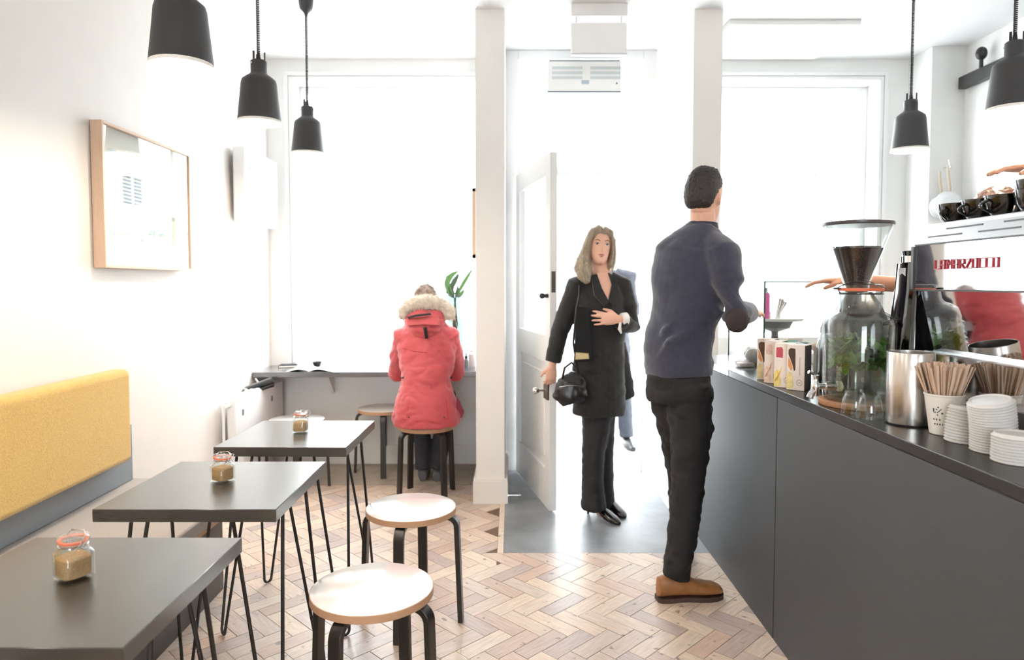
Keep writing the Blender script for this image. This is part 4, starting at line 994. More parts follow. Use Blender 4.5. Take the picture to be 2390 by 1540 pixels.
# black box and equipment between tea and grinder
o = MB().box(1.075, 1.125, 2.56, 2.66, K, K + .155).build('grey_box', mat('slate_box', (78, 76, 78), .5), loc=(1.16, 2.55, K), bevel=.003); tag(o, 'dark grey box standing behind the nearest tea box', 'box')
o = MB().lathe([(0, 0), (.032, 0), (.032, .135), (.028, .15), (.028, .16), (0, .16)], 28, (1.27, 2.76, K)).build('steel_tin', SATIN, loc=(1.27, 2.76, K)); tag(o, 'small round steel tin behind the tea boxes', 'tin')
o = MB().box(1.32, 1.40, 2.90, 2.98, K, K + .115).build('kraft_box', mat('kraft_card', (182, 160, 142), .7), loc=(1.36, 2.94, K), bevel=.003); tag(o, 'small brown cardboard box with white items behind the tea boxes', 'box')
o = MB().lathe([(0, 0), (.04, 0), (.045, .06), (.045, .065), (.04, .065), (.036, .01), (0, .01)], 28, (1.55, 2.62, K)).build('steel_jug', STEEL, loc=(1.55, 2.62, K)); tag(o, 'squat steel jug behind the grinder', 'jug')
# ---- wire basket of snacks
bk = thing('snack_basket', 'pale metal basket with a dark wire handle at the left of the tea boxes', 'basket', (1.12, 3.0, K))
MBK = Matrix.Translation((1.075, 2.86, K)) @ Matrix.Rotation(-.5, 4, 'Z')
GALV = mat('galvanised', (150, 156, 164), .45, metal=.5)
b = MB(); b.add([(0, 0, .003), (.13, 0, .003), (.13, .2, .003), (0, .2, .003), (-.012, -.01, .125), (.142, -.01, .125), (.142, .21, .125), (-.012, .21, .125),
                 (.003, .003, .006), (.127, .003, .006), (.127, .197, .006), (.003, .197, .006), (-.008, -.006, .125), (.138, -.006, .125), (.138, .206, .125), (-.008, .206, .125)],
                [(0, 3, 2, 1), (0, 1, 5, 4), (1, 2, 6, 5), (2, 3, 7, 6), (3, 0, 4, 7), (8, 9, 10, 11), (9, 8, 12, 13), (10, 9, 13, 14), (11, 10, 14, 15), (8, 11, 15, 12), (4, 5, 13, 12), (5, 6, 14, 13), (6, 7, 15, 14), (7, 4, 12, 15)], MBK); b.build('tub', GALV, bk, smooth=None)
b = MB(); rr = [(-.012, -.01, .125), (.142, -.01, .125), (.142, .21, .125), (-.012, .21, .125)]; b.tube([tuple(MBK @ Vector(p_)) for p_ in rr], .003, 6, side=Vector((0, 0, 1)), closed=True); b.build('rim_wire', GALV, bk)
b = MB(); b.tube([tuple(MBK @ Vector(p_)) for p_ in ((.02, -.012, .085), (.028, -.028, .105), (.05, -.034, .112), (.08, -.034, .112), (.102, -.028, .105), (.11, -.012, .085), (.105, -.014, .068), (.09, -.014, .06))], .0028, 8, side=Vector((0, 0, 1))); b.build('wire_handle', mat('dark_wire', (70, 76, 84), .4), bk)
for k, (ox, oy, cc, nm) in enumerate(((.03, .05, (220, 226, 224), 'clear'), (.08, .06, (150, 204, 186), 'green'), (.05, .12, (230, 222, 170), 'yellow'), (.09, .15, (214, 206, 204), 'pink'))):
    Mq = MBK @ Matrix.Translation((ox, oy, .014)) @ Matrix.Rotation(random.uniform(-.3, .3), 4, 'X') @ Matrix.Rotation(random.uniform(-.6, .6), 4, 'Z')
    b = MB(); b.ball((0, 0, .062), .032, .010, .062, 14, 8, Mq); b.box(-.030, .030, -.001, .001, .120, .132, Mq)
    o = b.build('snack_packet', mat('packet_' + nm, cc, .25), loc=(1.1, 3.0, K)); tag(o, '%s snack packet standing in the metal basket' % {'clear': 'shiny pale', 'green': 'pale green', 'yellow': 'pale yellow', 'pink': 'pinkish white'}[nm], 'packet', 'packets in the basket')
for k in range(5):
    Mq = Matrix.Translation((1.075 + .028 * (k % 2) + .01 * k, 3.13 + .035 * k, K + .003)) @ Matrix.Rotation(.3 * k, 4, 'Z')
    b = MB(); b.box(-.035, .035, -.028, .028, 0, .018, Mq); o = b.build('biscuit_pack', mat('biscuit_brown' if k % 2 else 'biscuit_pale', (150, 118, 100) if k % 2 else (206, 196, 186), .5, var=.3, vscale=90), loc=(1.08, 3.2, K), bevel=.004)
    tag(o, ['wrapped biscuit bar nearest the metal basket', 'wrapped brown bar beside the basket', 'pale wrapped bar in the middle of the loose row', 'brown wrapped bar further along the loose row', 'farthest pale wrapped bar on the counter edge'][k], 'snack bar', 'snack bars by the basket')
    if k < 3:
        Mq = Matrix.Translation((1.10 + .012 * k, 3.10 + .05 * k, K + .0225)) @ Matrix.Rotation(-.4 + .3 * k, 4, 'Z') @ Matrix.Rotation(.0, 4, 'X')
        o = MB().ball((0, 0, .035), .035, .022, .034, 14, 8, Mq).build('wrapped_muffin', mat('film_wrap', (196, 194, 188), .25, var=.3, vscale=50), loc=(1.1, 3.15, K + .02)); tag(o, ['nearest clear-wrapped bun on the snack bars', 'middle clear-wrapped bun on the snack bars', 'farthest clear-wrapped bun on the snack bars'][k], 'bun', 'wrapped buns by the basket')
# ---- glass display case
vx0, vx1, vy0, vy1, vz0, vz1 = 1.152, 1.70, 3.115, 3.62, KZ, D(1784, 656, 3.11).z
vc = thing('display_case', 'frameless glass display case with green glass edges on the counter', 'display case', (1.4, 3.4, K))
g = .006
for r, nm in (((vx0, vx1, vy0, vy0 + g, K, vz1 - g), 'front_pane'), ((vx0, vx0 + g, vy0 + g, vy1 - g, K, vz1 - g), 'side_pane'), ((vx0, vx1, vy0, vy1, vz1 - g, vz1), 'top_pane'), ((vx0, vx1, vy1 - g, vy1, K, vz1 - g), 'back_pane')):
    MB().box(*r).build(nm, GL, vc)
b = MB(); e = .0035
b.box(vx0 - e, vx0 + e, vy0 - e, vy0 + e, K, vz1).box(vx0, vx1, vy0 - e, vy0, vz1 - g, vz1).box(vx0 - e, vx0, vy0, vy1, vz1 - g, vz1).box(vx0 - e, vx0 + e, vy1 - e, vy1 + e, K, vz1); b.build('green_edge', GLEDGE, vc)
# cake stand
sx, sy = 1.30, 3.37; pz = D(1780, 745, sy).z
cs = thing('cake_stand', 'white cake stand on a dark foot inside the glass case', 'cake stand', (sx, sy, K))
MB().lathe([(0, pz - .006), (.125, pz - .006), (.134, pz + .004), (.134, pz + .008), (.120, pz), (0, pz)], 40, (sx, sy, 0)).build('plate', WHITE, cs)
MB().lathe([(0, K), (.07, K), (.072, K + .008), (.02, K + .03), (.016, pz - .06), (.07, pz - .04), (.085, pz - .008), (0, pz - .006)], 32, (sx, sy, 0)).build('foot', mat('dark_stand', (84, 84, 88), .4), cs)
def utensil(px, py0, py1, Y, lab, m, cat='tongs'):
    a = D(px, py1, Y); c = D(px + 8, py0, Y); b = MB(); b.tube([a, a.lerp(c, .5), c], [.004, .007, .012], 10, side=Vector((0, 1, 0))); o = b.build(cat.replace(' ', '_'), m, loc=a); return tag(o, lab, cat)
for (x, y, r, h, m, lab, cat, nm) in ((1.235, 3.34, .026, D(1735, 672, 3.34).z - pz, mat('purple_label', (168, 44, 120), .4), 'purple labelled bottle with a pale cap on the cake stand', 'bottle', 'juice_bottle'),):
    t = thing(nm, lab, cat, (x, y, pz + .001)); z = pz + .001
    MB().lathe([(0, z), (r, z), (r, z + h * .78), (r * .8, z + h * .84), (0, z + h * .84)], 28, (x, y, 0)).build('label', m, t)
    MB().lathe([(r * .8, z + h * .84), (r * .62, z + h * .88), (r * .55, z + h * .88), (r * .55, z + h), (0, z + h)], 20, (x, y, 0)).build('cap', mat('cap_green', (120, 150, 140), .4), t)
for (px, lab) in ((1788, 'steel jug on the cake stand, next to the purple bottle'),):
    p = D(px, 730, 3.36); o = MB().lathe([(0, pz + .001), (.022, pz + .001), (.024, pz + .03), (.014, pz + .045), (.010, pz + .09), (0, pz + .09)], 24, (p.x, 3.36, 0)).build('steel_shaker', STEEL, loc=(p.x, 3.36, pz + .001)); tag(o, lab, 'shaker')
p = D(1812, 736, 3.40); b = MB(); b.tube([(p.x, 3.40, pz + .001), (p.x + .006, 3.40, pz + .035), (p.x + .024, 3.40, pz + .10)], [.006, .007, .014], 12, side=Vector((0, 1, 0))); b.tube([(p.x + .01, 3.39, pz + .002), (p.x + .014, 3.39, pz + .035), (p.x + .038, 3.39, pz + .085)], [.005, .006, .012], 12, side=Vector((0, 1, 0)))
o = b.build('serving_tongs', STEEL, loc=(p.x, 3.4, pz + .001)); tag(o, 'steel serving tongs standing up on the cake stand', 'tongs')
b = MB(); b.box(1.44, 1.64, 3.25, 3.45, K, K + .05); o = b.build('pastry_tray', WHITE, loc=(1.54, 3.35, K), bevel=.006); tag(o, 'white tray on the floor of the glass case', 'tray')
for k in range(3):
    o = MB().ball((1.49 + .05 * k, 3.32 + .03 * (k % 2), K + .075), .03, .028, .0245, 16, 8).build('pastry', mat('pastry', (214, 190, 160), .7, var=.3, vscale=40), loc=(1.49 + .05 * k, 3.33, K + .05)); tag(o, ['left bun on the white tray in the case', 'middle bun on the white tray in the case', 'right bun on the white tray in the case'][k], 'bun', 'buns on the tray')

# ---- back-bar rail and hanging sieves on the pier and right wall
pt = D(2240, 205, 4.55)
rl = thing('wall_rail', 'short black rail with round clamps on the right wall above the machine', 'rail', (3.03, 4.2, 2.62))
zr = D(2262, 187, 4.6).z
MB().box(3.0, 3.055, 3.1, 4.66, zr - .045, zr + .035).build('rail_bar', BLK, rl, bevel=.006)
for y in (4.45, 3.75, 3.35):
    b = MB(); b.tube([(3.01, y, zr + .03), (3.01, y, zr + .09)], .012); b.ball((3.01, y, zr + .125), .035, .03, .042); b.build('clamp', BLK, rl)
for y in (3.3, 4.4): MB().box(3.05, 3.072, y, y + .03, zr - .02, zr + .02).build('wall_fixing', BLK, rl)
def sieve(px, py, r, lab, dep):
    c = D(px, py, dep); t = thing('metal_sieve', lab, 'sieve', (c.x, dep, c.z)); R_ = Matrix.Translation(c) @ Matrix.Rotation(math.pi / 2, 4, 'X')
    MB().lathe([(r, 0), (r + .004, .002), (r + .004, .010), (r, .012), (r * .85, .03), (r * .5, .05), (0, .056), (0, .053), (r * .48, .047), (r * .83, .028), (r - .003, .01), (r, 0)], 36, M=R_).build('sieve_bowl', mat('pale_mesh', (226, 228, 230), .4), t)
    b = MB(); b.tube([(c.x + .01, dep - .006, c.z + r), (c.x - .005, dep - .008, c.z + r + .10), (c.x - .012, dep - .01, c.z + r + .17)], [(.009, .005), (.010, .005), (.007, .005)], 10); b.build('wooden_handle', mat('handle_wood', (206, 192, 170), .6), t)
    return c, r
c1, r1 = sieve(2212, 478, .088, 'pale round sieve with a wooden handle hanging on the pier by the machine', 4.62)
c2, r2 = sieve(2193, 484, .070, 'smaller pale sieve hanging half behind the other on the pier', 4.665)
hk = MB(); hp = D(2204, 392, 4.68); hk.tube([(hp.x, 4.688, hp.z), (hp.x, 4.66, hp.z), (hp.x, 4.62, hp.z - .01), (hp.x, 4.605, hp.z + .008)], .004, 8); hk.tube([(hp.x - .004, 4.61, hp.z), (c1.x - .012, 4.61, c1.z + .30), (c1.x + .0, 4.61, c1.z + .25)], .002, 6)
tag(hk.build('wall_hook', CHR, loc=hp), 'small metal hook on the pier holding the sieves', 'hook')
# ================================================================ PEOPLE
def V(*a): return Vector(a)
HEADP = [(-.118, .010, .072, .052), (-.112, .024, .082, .020), (-.098, .038, .088, -.015), (-.078, .049, .089, -.045), (-.055, .057, .087, -.066), (-.028, .0635, .085, -.082), (0, .068, .083, -.092),
         (.028, .071, .088, -.098), (.055, .0705, .083, -.098), (.080, .063, .066, -.088), (.100, .047, .040, -.068), (.113, .024, .012, -.040), (.117, .008, -.006, -.020)]
def head_frame(c, yaw, pitch=0, roll=0, s=1.0):
    # local: +Y is the face direction, +X the person's right hand side is -X; yaw 0 looks along +Y
    return Matrix.Translation(c) @ Matrix.Rotation(yaw, 4, 'Z') @ Matrix.Rotation(pitch, 4, 'X') @ Matrix.Rotation(roll, 4, 'Y') @ Matrix.Scale(s, 4)
def head_geo(b, M, female=False):
    rs = []
    for z, hw, yf, yb in HEADP:
        cy, hd = (yf + yb) / 2, (yf - yb) / 2; r = []
        for k in range(24):
            a = 2 * math.pi * k / 24; ca, sa = math.cos(a), math.sin(a); e = .85
            r.append(tuple(M @ V(hw * math.copysign(abs(ca) ** e, ca), cy + hd * math.copysign(abs(sa) ** .95, sa), z)))
        rs.append(r)
    b.rings(rs)
    nw = .8 if female else 1
    b.rings([[tuple(M @ V(x * w_, y, z)) for x, w_ in ((-1, w0), (1, w0))] + [tuple(M @ V(w0 * .5, y2, z)), tuple(M @ V(-w0 * .5, y2, z))] for z, w0, y, y2 in ((.012, .006 * nw, .078, .086), (-.010, .008 * nw, .078, .098), (-.030, .015 * nw, .076, .108 if not female else .105), (-.038, .013 * nw, .076, .098))])
    for sx in (-1, 1): b.ball(tuple(M @ V(sx * .070, -.008, -.012)), .007, .019, .031, 10, 8, M.to_3x3().normalized().to_4x4() @ Matrix.Rotation(sx * .35, 4, 'Z'))
    b.ball(tuple(M @ V(0, .082, -.066)), .022, .010, .012, 12, 8, M.to_3x3().normalized().to_4x4())
    b.ball(tuple(M @ V(0, .078, -.098)), .018, .012, .014, 12, 8, M.to_3x3().normalized().to_4x4())
def face_parts(body, M, brow=(110, 84, 62), lip=(176, 96, 92)):
    EYE = mat('eye_white', (228, 226, 222), .2); IR = mat('iris', (58, 66, 74), .2); LIP = mat('lips_%d' % lip[0], lip, .4); BR = mat('brow_%d' % brow[0], brow, .7); LASH = mat('lash', (52, 40, 36), .6)
    Mr = M.to_3x3().normalized().to_4x4(); s = M.to_scale()[0]
    for sx in (-1, 1):
        MB().ball(tuple(M @ V(sx * .030, .0755, .004)), .0125 * s, .009 * s, .0065 * s, 14, 8, Mr).build('eye', EYE, body)
        MB().ball(tuple(M @ V(sx * .030, .0838, .004)), .0058 * s, .002 * s, .0058 * s, 12, 6, Mr).build('iris', IR, body)
        MB().tube([M @ V(sx * .017, .082, .0055), M @ V(sx * .025, .0862, .0112), M @ V(sx * .036, .0845, .011), M @ V(sx * .045, .078, .005)], [.0011 * s, .0018 * s, .0018 * s, .0011 * s], 6).build('eyelash', LASH, body)
        MB().tube([M @ V(sx * .014, .0885, .022), M @ V(sx * .030, .0895, .0285), M @ V(sx * .048, .078, .023)], [.0022 * s, .0028 * s, .0014 * s], 6, side=V(0, 0, 1)).build('eyebrow', BR, body)
    b = MB(); b.tube([M @ V(-.022, .083, -.064), M @ V(-.008, .0925, -.0595), M @ V(0, .0935, -.061), M @ V(.008, .0925, -.0595), M @ V(.022, .083, -.064)], [.001, .0034 * s, .003 * s, .0034 * s, .001], 8, side=V(0, 0, 1))
    b.tube([M @ V(-.021, .083, -.065), M @ V(0, .0925, -.0705), M @ V(.021, .083, -.065)], [.001, .0042 * s, .001], 8, side=V(0, 0, 1)); b.build('lips', LIP, body)
def hand_geo(b, wrist, dirv, palm_n, thumb, s=1.0, curl=.5, spread=.12):
    """palm + four separate fingers of different lengths + thumb leaving the side of the palm.
    dirv: wrist to knuckles, palm_n: out of the palm, thumb: towards the thumb side"""
    d = dirv.normalized(); n = (palm_n - d * palm_n.dot(d)).normalized(); t = d.cross(n)
    if t.dot(thumb) < 0: t = -t
    W = wrist; pl = .088 * s
    b.rings([[tuple(W + d * x + t * (hw * ca) + n * (th * sa)) for ca, sa in [(math.cos(2 * math.pi * k / 14), math.sin(2 * math.pi * k / 14)) for k in range(14)]] for x, hw, th in
             ((-.02 * s, .026 * s, .020 * s), (.0, .027 * s, .019 * s), (.03 * s, .037 * s, .016 * s), (.07 * s, .041 * s, .0135 * s), (pl, .040 * s, .011 * s), (pl + .006 * s, .030 * s, .007 * s))])
    for i, (off, ln_, r) in enumerate(((.030, .072, .0088), (.0105, .080, .009), (-.010, .075, .0086), (-.0295, .060, .0076))):
        p = W + d * (pl - .014 * s) + t * (off * s); an = 0; sp = (off / .03) * spread
        dd_ = (d + t * sp).normalized(); pts = [p]; rr = [r * s * 1.05]
        for j, (f, c) in enumerate(((.46, .55), (.30, .95), (.24, .7))):
            an += curl * c; v_ = dd_ * math.cos(an) + n * math.sin(an); p = p + v_ * (ln_ * s * f + (.014 * s if j == 0 else 0)); pts.append(p); rr.append(r * s * (.98, .9, .7)[j])
        b.tube(pts, rr, 10, side=t)
    p = W + d * .012 * s + t * .022 * s; v1 = (d * .72 + t * .62 + n * .28).normalized(); v2 = (d * .9 + t * .25 + n * (.25 + curl * .5)).normalized()
    b.tube([p, p + v1 * .042 * s, p + v1 * .042 * s + v2 * .030 * s, p + v1 * .042 * s + v2 * .052 * s], [.013 * s, .0115 * s, .010 * s, .007 * s], 10, side=n)
def limb(b, pts, rr, side=V(1, 0, 0), n=16): b.tube(pts, rr, n, side=side)
def skin_body(name, parent, J, M, m, hands, female=False, s=1.0):
    """one continuous surface: head, neck, trunk, limbs, hands and feet"""
    b = MB(); head_geo(b, M, female); sd = J['side']
    hc = M @ V(0, -.02, -.06)
    limb(b, [J['neck'] - V(0, 0, .04), J['neck'], hc], [.060 * s, .050 * s, .050 * s], sd)
    k = .9 if female else 1
    limb(b, [J['hip'] - V(0, 0, .06), J['hip'], J['waist'], J['chest'], J['chest'].lerp(J['neck'], .7), J['neck']], [(.10 * k, .075 * k), (.115 * k, .08 * k), (.105 * k, .08 * k), (.13 * k, .085 * k), (.10 * k, .06 * k), (.05 * k, .05 * k)], sd)
    for q in ('r', 'l'):
        sh, el, wr = J[q + 'sh'], J[q + 'el'], J[q + 'wr']
        limb(b, [J['chest'].lerp(J['neck'], .6), sh, sh.lerp(el, .5), el, el.lerp(wr, .4), wr], [.045 * k, .045 * k, .040 * k, .034 * k, .034 * k, .025 * k], V(0, 0, 1))
        hp, kn, an = J[q + 'hip'], J[q + 'kn'], J[q + 'an']
        limb(b, [J['hip'], hp, hp.lerp(kn, .5), kn, kn.lerp(an, .3), an], [.06 * k, .062 * k, .052 * k, .040 * k, .038 * k, .028 * k], sd)
        toe = J[q + 'toe']; limb(b, [an, V(an.x + (toe.x - an.x) * .3, an.y + (toe.y - an.y) * .3, toe.z - .002), V(toe.x, toe.y, toe.z - .012)], [.024, .018, .010], V(0, 0, 1))
    for h in hands: hand_geo(b, *h)
    return link_remesh('body', remesh(b, .0052, 2), m, parent)
def grow(me_list): pass

# ---------------- woman at the door
Yw = 3.80
wp = thing('person', 'person with long fair hair in a black coat, holding the door open', 'person', (.50, 3.80, 0))
J = dict(side=V(.97, .10, 0), neck=D(1404, 640, 3.80), chest=D(1402, 712, 3.80), waist=D(1404, 790, 3.81), hip=D(1397, 880, 3.82),
         rsh=D(1346, 668, 3.80), rel=D(1306, 775, 3.82), rwr=D(1290, 850, 3.82), lsh=D(1452, 668, 3.81), lel=D(1474, 765, 3.77), lwr=D(1446, 745, 3.665),
         rhip=D(1382, 890, 3.82), rkn=D(1384, 1040, 3.80), ran=D(1386, 1168, 3.82), rtoe=V(.565, 3.70, .03), lhip=D(1413, 890, 3.84), lkn=D(1410, 1040, 3.86), lan=D(1412, 1160, 3.92), ltoe=V(.60, 3.84, .03))
Mh = head_frame(D(1399, 574, 3.775), math.radians(180 + 4), math.radians(2), math.radians(-5), .90)
hands = [(J['rwr'] + V(-.002, 0, -.012), V(-.10, .10, -1), V(-.2, 1, 0), V(-1, 0, 0), .86, .75, .06), (J['lwr'] + V(-.01, -.0, .0), V(-1, -.10, .06), V(0, 1, -.1), V(0, 0, 1), .88, .22, .16)]
bodyw = skin_body('body', wp, J, Mh, SKIN, hands, True)
face_parts(bodyw, Mh)
COATM = mat('black_wool_coat', (20, 20, 22), .8, var=.25, vscale=30, sheen=.15, bump=.2, bscale=200)
b = MB()
sd = J['side']
limb(b, [D(1397, 966, 3.82), D(1398, 930, 3.82), D(1396, 870, 3.82), D(1400, 800, 3.81), D(1402, 740, 3.80), D(1402, 700, 3.80), D(1404, 668, 3.80), D(1404, 652, 3.80)],
     [(.150, .125), (.150, .125), (.150, .125), (.138, .115), (.142, .115), (.150, .112), (.120, .085), (.075, .066)], sd, 28)
for q in ('r', 'l'):
    sh, el, wr = J[q + 'sh'], J[q + 'el'], J[q + 'wr']
    limb(b, [J['neck'].lerp(sh, .35) - V(0, 0, .02), sh, sh.lerp(el, .5), el, el.lerp(wr, .5), el.lerp(wr, .93)], [.06, .062, .058, .052, .048, .047], V(0, 0, 1))
# coat skirt swings out to the right
limb(b, [D(1440, 800, 3.86), D(1452, 880, 3.90), D(1464, 930, 3.92)], [(.05, .04), (.06, .04), (.05, .03)], sd)
limb(b, [D(1428, 860, 3.84), D(1436, 925, 3.86), D(1436, 964, 3.86)], [(.05, .05), (.055, .05), (.05, .04)], sd)
coat = link_remesh('coat', remesh(b, .007, 3, .006, 7, 3), COATM, wp)
# neckline: skin shows in the V, so a blouse-less chest patch sits just proud of the coat, edged by lapels
b = MB(); yv = 3.655
Pn = [D(1392, 636, 3.72), D(1420, 640, 3.72), D(1428, 662, 3.70), D(1420, 700, 3.675), D(1402, 672, 3.69)]
b.rings([[tuple(p_ + V(0, -.002, 0)) for p_ in Pn], [tuple(p_ + V(0, .07, 0)) for p_ in Pn]]); 
o = b.build('neckline', SKIN, wp, smooth=None, bevel=.004)
def slab(parent, pts, th, name, m, sm=30):
    b = MB(); b.rings([[tuple(p_) for p_ in pts], [tuple(p_ + th) for p_ in pts]]); return b.build(name, m, parent, smooth=sm, bevel=.003)
slab(wp, [D(1380, 642, 3.70), D(1394, 640, 3.70), D(1405, 672, 3.675), D(1422, 704, 3.66), D(1412, 716, 3.66), D(1388, 690, 3.66)], V(0, .045, 0), 'lapel', COATM)
slab(wp, [D(1421, 636, 3.70), D(1438, 648, 3.69), D(1448, 690, 3.665), D(1436, 712, 3.655), D(1420, 704, 3.655), D(1429, 668, 3.68)], V(0, .045, 0), 'lapel', COATM)
MB().tube([J['lwr'] + V(.012, -.0, 0), J['lwr'] + V(.036, .012, .0)], [.034, .037], 16, side=V(0, 0, 1)).build('shirt_cuff', PAPER, wp)
MB().tube([D(1448, 752, 3.655), D(1446, 768, 3.655), D(1450, 778, 3.66)], [.006, .010, .004], 8).build('cuff_end', PAPER, wp)
b = MB(); 
Y1, Y2 = 3.80, 3.88
limb(b, [D(1397, 940, 3.82), D(1392, 985, 3.82), D(1384, 1060, Y1), D(1383, 1130, Y1), D(1386, 1185, Y1)], [(.11, .09), (.082, .085), (.064, .07), (.062, .075), (.072, .095)], sd)
limb(b, [D(1402, 940, 3.84), D(1410, 985, 3.86), D(1412, 1060, Y2), D(1412, 1130, 3.90), D(1412, 1178, 3.92)], [(.10, .09), (.062, .08), (.048, .065), (.050, .07), (.058, .085)], sd)
link_remesh('trousers', remesh(b, .007, 3, .006, 8, 9), mat('black_trousers', (22, 21, 23), .75, var=.2, vscale=20), wp)
SHOEB = mat('black_patent', (26, 20, 22), .12)
def heeled(an, toe, nm='shoe'):
    f = (toe - an); f.z = 0; f.normalize(); s_ = V(-f.y, f.x, 0); b = MB(); A = V(an.x, an.y, 0) - f * .05; rs = []
    for t, w_, zb, zt in ((0, .018, .055, .10), (.04, .028, .052, .095), (.10, .030, .030, .085), (.16, .036, .004, .06), (.205, .036, 0, .042), (.235, .026, 0, .030), (.25, .010, .002, .018)):
        c = A + f * t; rs.append([tuple(c + s_ * (w_ * math.cos(a)) + V(0, 0, (zt + zb) / 2 + (zt - zb) / 2 * math.sin(a))) for a in [2 * math.pi * k / 14 for k in range(14)]])
    b.rings(rs); b.tube([A + f * .012 + V(0, 0, .06), A + f * .006], [.013, .006], 10); return b.build(nm, SHOEB, wp)
heeled(V(J['ran'].x, 3.83, 0), V(.60, 3.66, 0)); heeled(V(J['lan'].x, 3.95, 0), V(.62, 3.80, 0))
# hair: a cap and many locks falling over her right shoulder
HAIR = mat('fair_hair', (154, 138, 116), .45, var=.35, vscale=60, stretch=(1, 1, .15))
b = MB()
rs = []
for z, hw, yf, yb in [(-.03, .074, .0, -.096), (.0, .080, .028, -.104), (.03, .083, .050, -.110), (.055, .082, .075, -.110), (.080, .074, .078, -.100), (.102, .057, .052, -.080), (.118, .032, .02, -.050), (.124, .010, -.002, -.024)]:
    cy, hd = (yf + yb) / 2, (yf - yb) / 2; rs.append([tuple(Mh @ V(hw * math.cos(a), cy + hd * math.sin(a), z)) for a in [2 * math.pi * k / 24 for k in range(24)]])
hm = MB(); hm.rings(rs)
def mass(pts, rr): hm.tube([Mh @ V(*p_) for p_ in pts], rr, 16, side=V(1, 0, 0))
# her right (left of the picture): falls in front of the shoulder; her left stays tucked behind
mass([(.010, .058, .104), (.050, .058, .080), (.073, .035, .030), (.084, .020, -.040), (.092, .024, -.100), (.098, .048, -.150), (.086, .070, -.200), (.066, .078, -.240)], [(.02, .02), (.024, .03), (.022, .038), (.028, .042), (.042, .042), (.050, .036), (.040, .026), (.012, .012)])
mass([(-.006, .058, .104), (-.046, .056, .080), (-.070, .032, .030), (-.078, .010, -.040), (-.074, -.005, -.100), (-.060, -.02, -.150)], [(.016, .02), (.020, .03), (.014, .036), (.013, .040), (.018, .04), (.012, .02)])
mass([(0, -.07, .05), (0, -.085, -.03), (.01, -.085, -.11), (.015, -.085, -.20)], [(.07, .04), (.078, .04), (.075, .032), (.05, .02)])
hair = link_remesh('hair', remesh(hm, .005, 2, .004, 34, 7), HAIR, wp)
random.seed(21); b = MB()
for k in range(120):
    right = k % 4 != 0
    if right: P_ = [(.012, .060, .112), (.055, .060, .083), (.080, .040, .030), (.094, .034, -.040), (.102, .046, -.100), (.104, .074, -.150), (.084, .094, -.215)]; n_ = 7
    else: P_ = [(-.008, .060, .112), (-.050, .060, .083), (-.077, .036, .030), (-.086, .014, -.040), (-.084, 0, -.100), (-.072, -.01, -.16)]; n_ = 6
    ja = random.uniform(-1, 1); jb = random.uniform(-1, 1); L2 = random.uniform(.85, 1.08)
    pts = [Mh @ V(p_[0] + .020 * ja * min(1.5, i / 3) * (1 if i else .4), p_[1] + .024 * jb * min(1, (i + 1) / 3), p_[2] * (L2 if i > 3 else 1) + random.uniform(-.002, .002)) for i, p_ in enumerate(P_)]
    r_ = random.uniform(.0016, .0032); b.tube(pts, [r_ * .6] + [r_] * (n_ - 2) + [r_ * .3], 5)
lk = b.build('hair_locks', mat('fair_highlights', (196, 182, 158), .4, var=.3, vscale=40), hair, smooth=80); lk['kind'] = 'stuff'
# her bags
BAGM = mat('black_leather', (22, 22, 24), .35, bump=.2, bscale=60)
bg_ = thing('handbag', 'black leather handbag hanging from the arm of the person at the door', 'bag', tuple(D(1330, 950, 3.70)))
b = MB(); limb(b, [D(1352, 876, 3.71), D(1335, 900, 3.70), D(1330, 925, 3.70), D(1336, 940, 3.70)], [(.05, .04), (.088, .06), (.095, .065), (.06, .045)], V(1, 0, -.15), 20)
limb(b, [D(1300, 905, 3.70), D(1330, 915, 3.70), D(1368, 925, 3.70)], [(.03, .045), (.055, .06), (.035, .05)], V(0, 0, 1), 16)
link_remesh('bag_body', remesh(b, .007, 3, .006, 12, 2), BAGM, bg_)
MB().tube([D(1306, 903, 3.635), D(1330, 899, 3.63), D(1362, 901, 3.64)], .0022, 6, side=V(0, 0, 1)).build('zip', SATIN, bg_)
b = MB(); b.tube([D(1312, 885, 3.68), D(1318, 858, 3.67), D(1334, 846, 3.67), D(1346, 858, 3.67), D(1350, 882, 3.68)], .007, 8, side=V(0, 1, 0)); b.tube([D(1350, 880, 3.70), D(1338, 800, 3.68), D(1345, 722, 3.67), D(1352, 690, 3.68), D(1352, 668, 3.74), D(1354, 655, 3.80)], .006, 8, side=V(0, 1, 0)); b.build('bag_strap', BAGM, bg_)
tb = thing('tote_bag', 'glossy black tote bag with a gilt clasp under the same arm', 'bag', tuple(D(1358, 845, 3.66)))
slab(tb, [D(1346, 716, 3.665), D(1376, 718, 3.66), D(1384, 842, 3.66), D(1340, 846, 3.66)], V(0, .03, 0), 'tote_body', mat('glossy_black_cloth', (10, 10, 11), .55, spec=.2))
slab(tb, [D(1344, 822, 3.656), D(1374, 824, 3.652), D(1376, 838, 3.652), D(1342, 840, 3.656)], V(0, .006, 0), 'clasp', mat('dull_gilt', (150, 130, 96), .3, metal=.7))

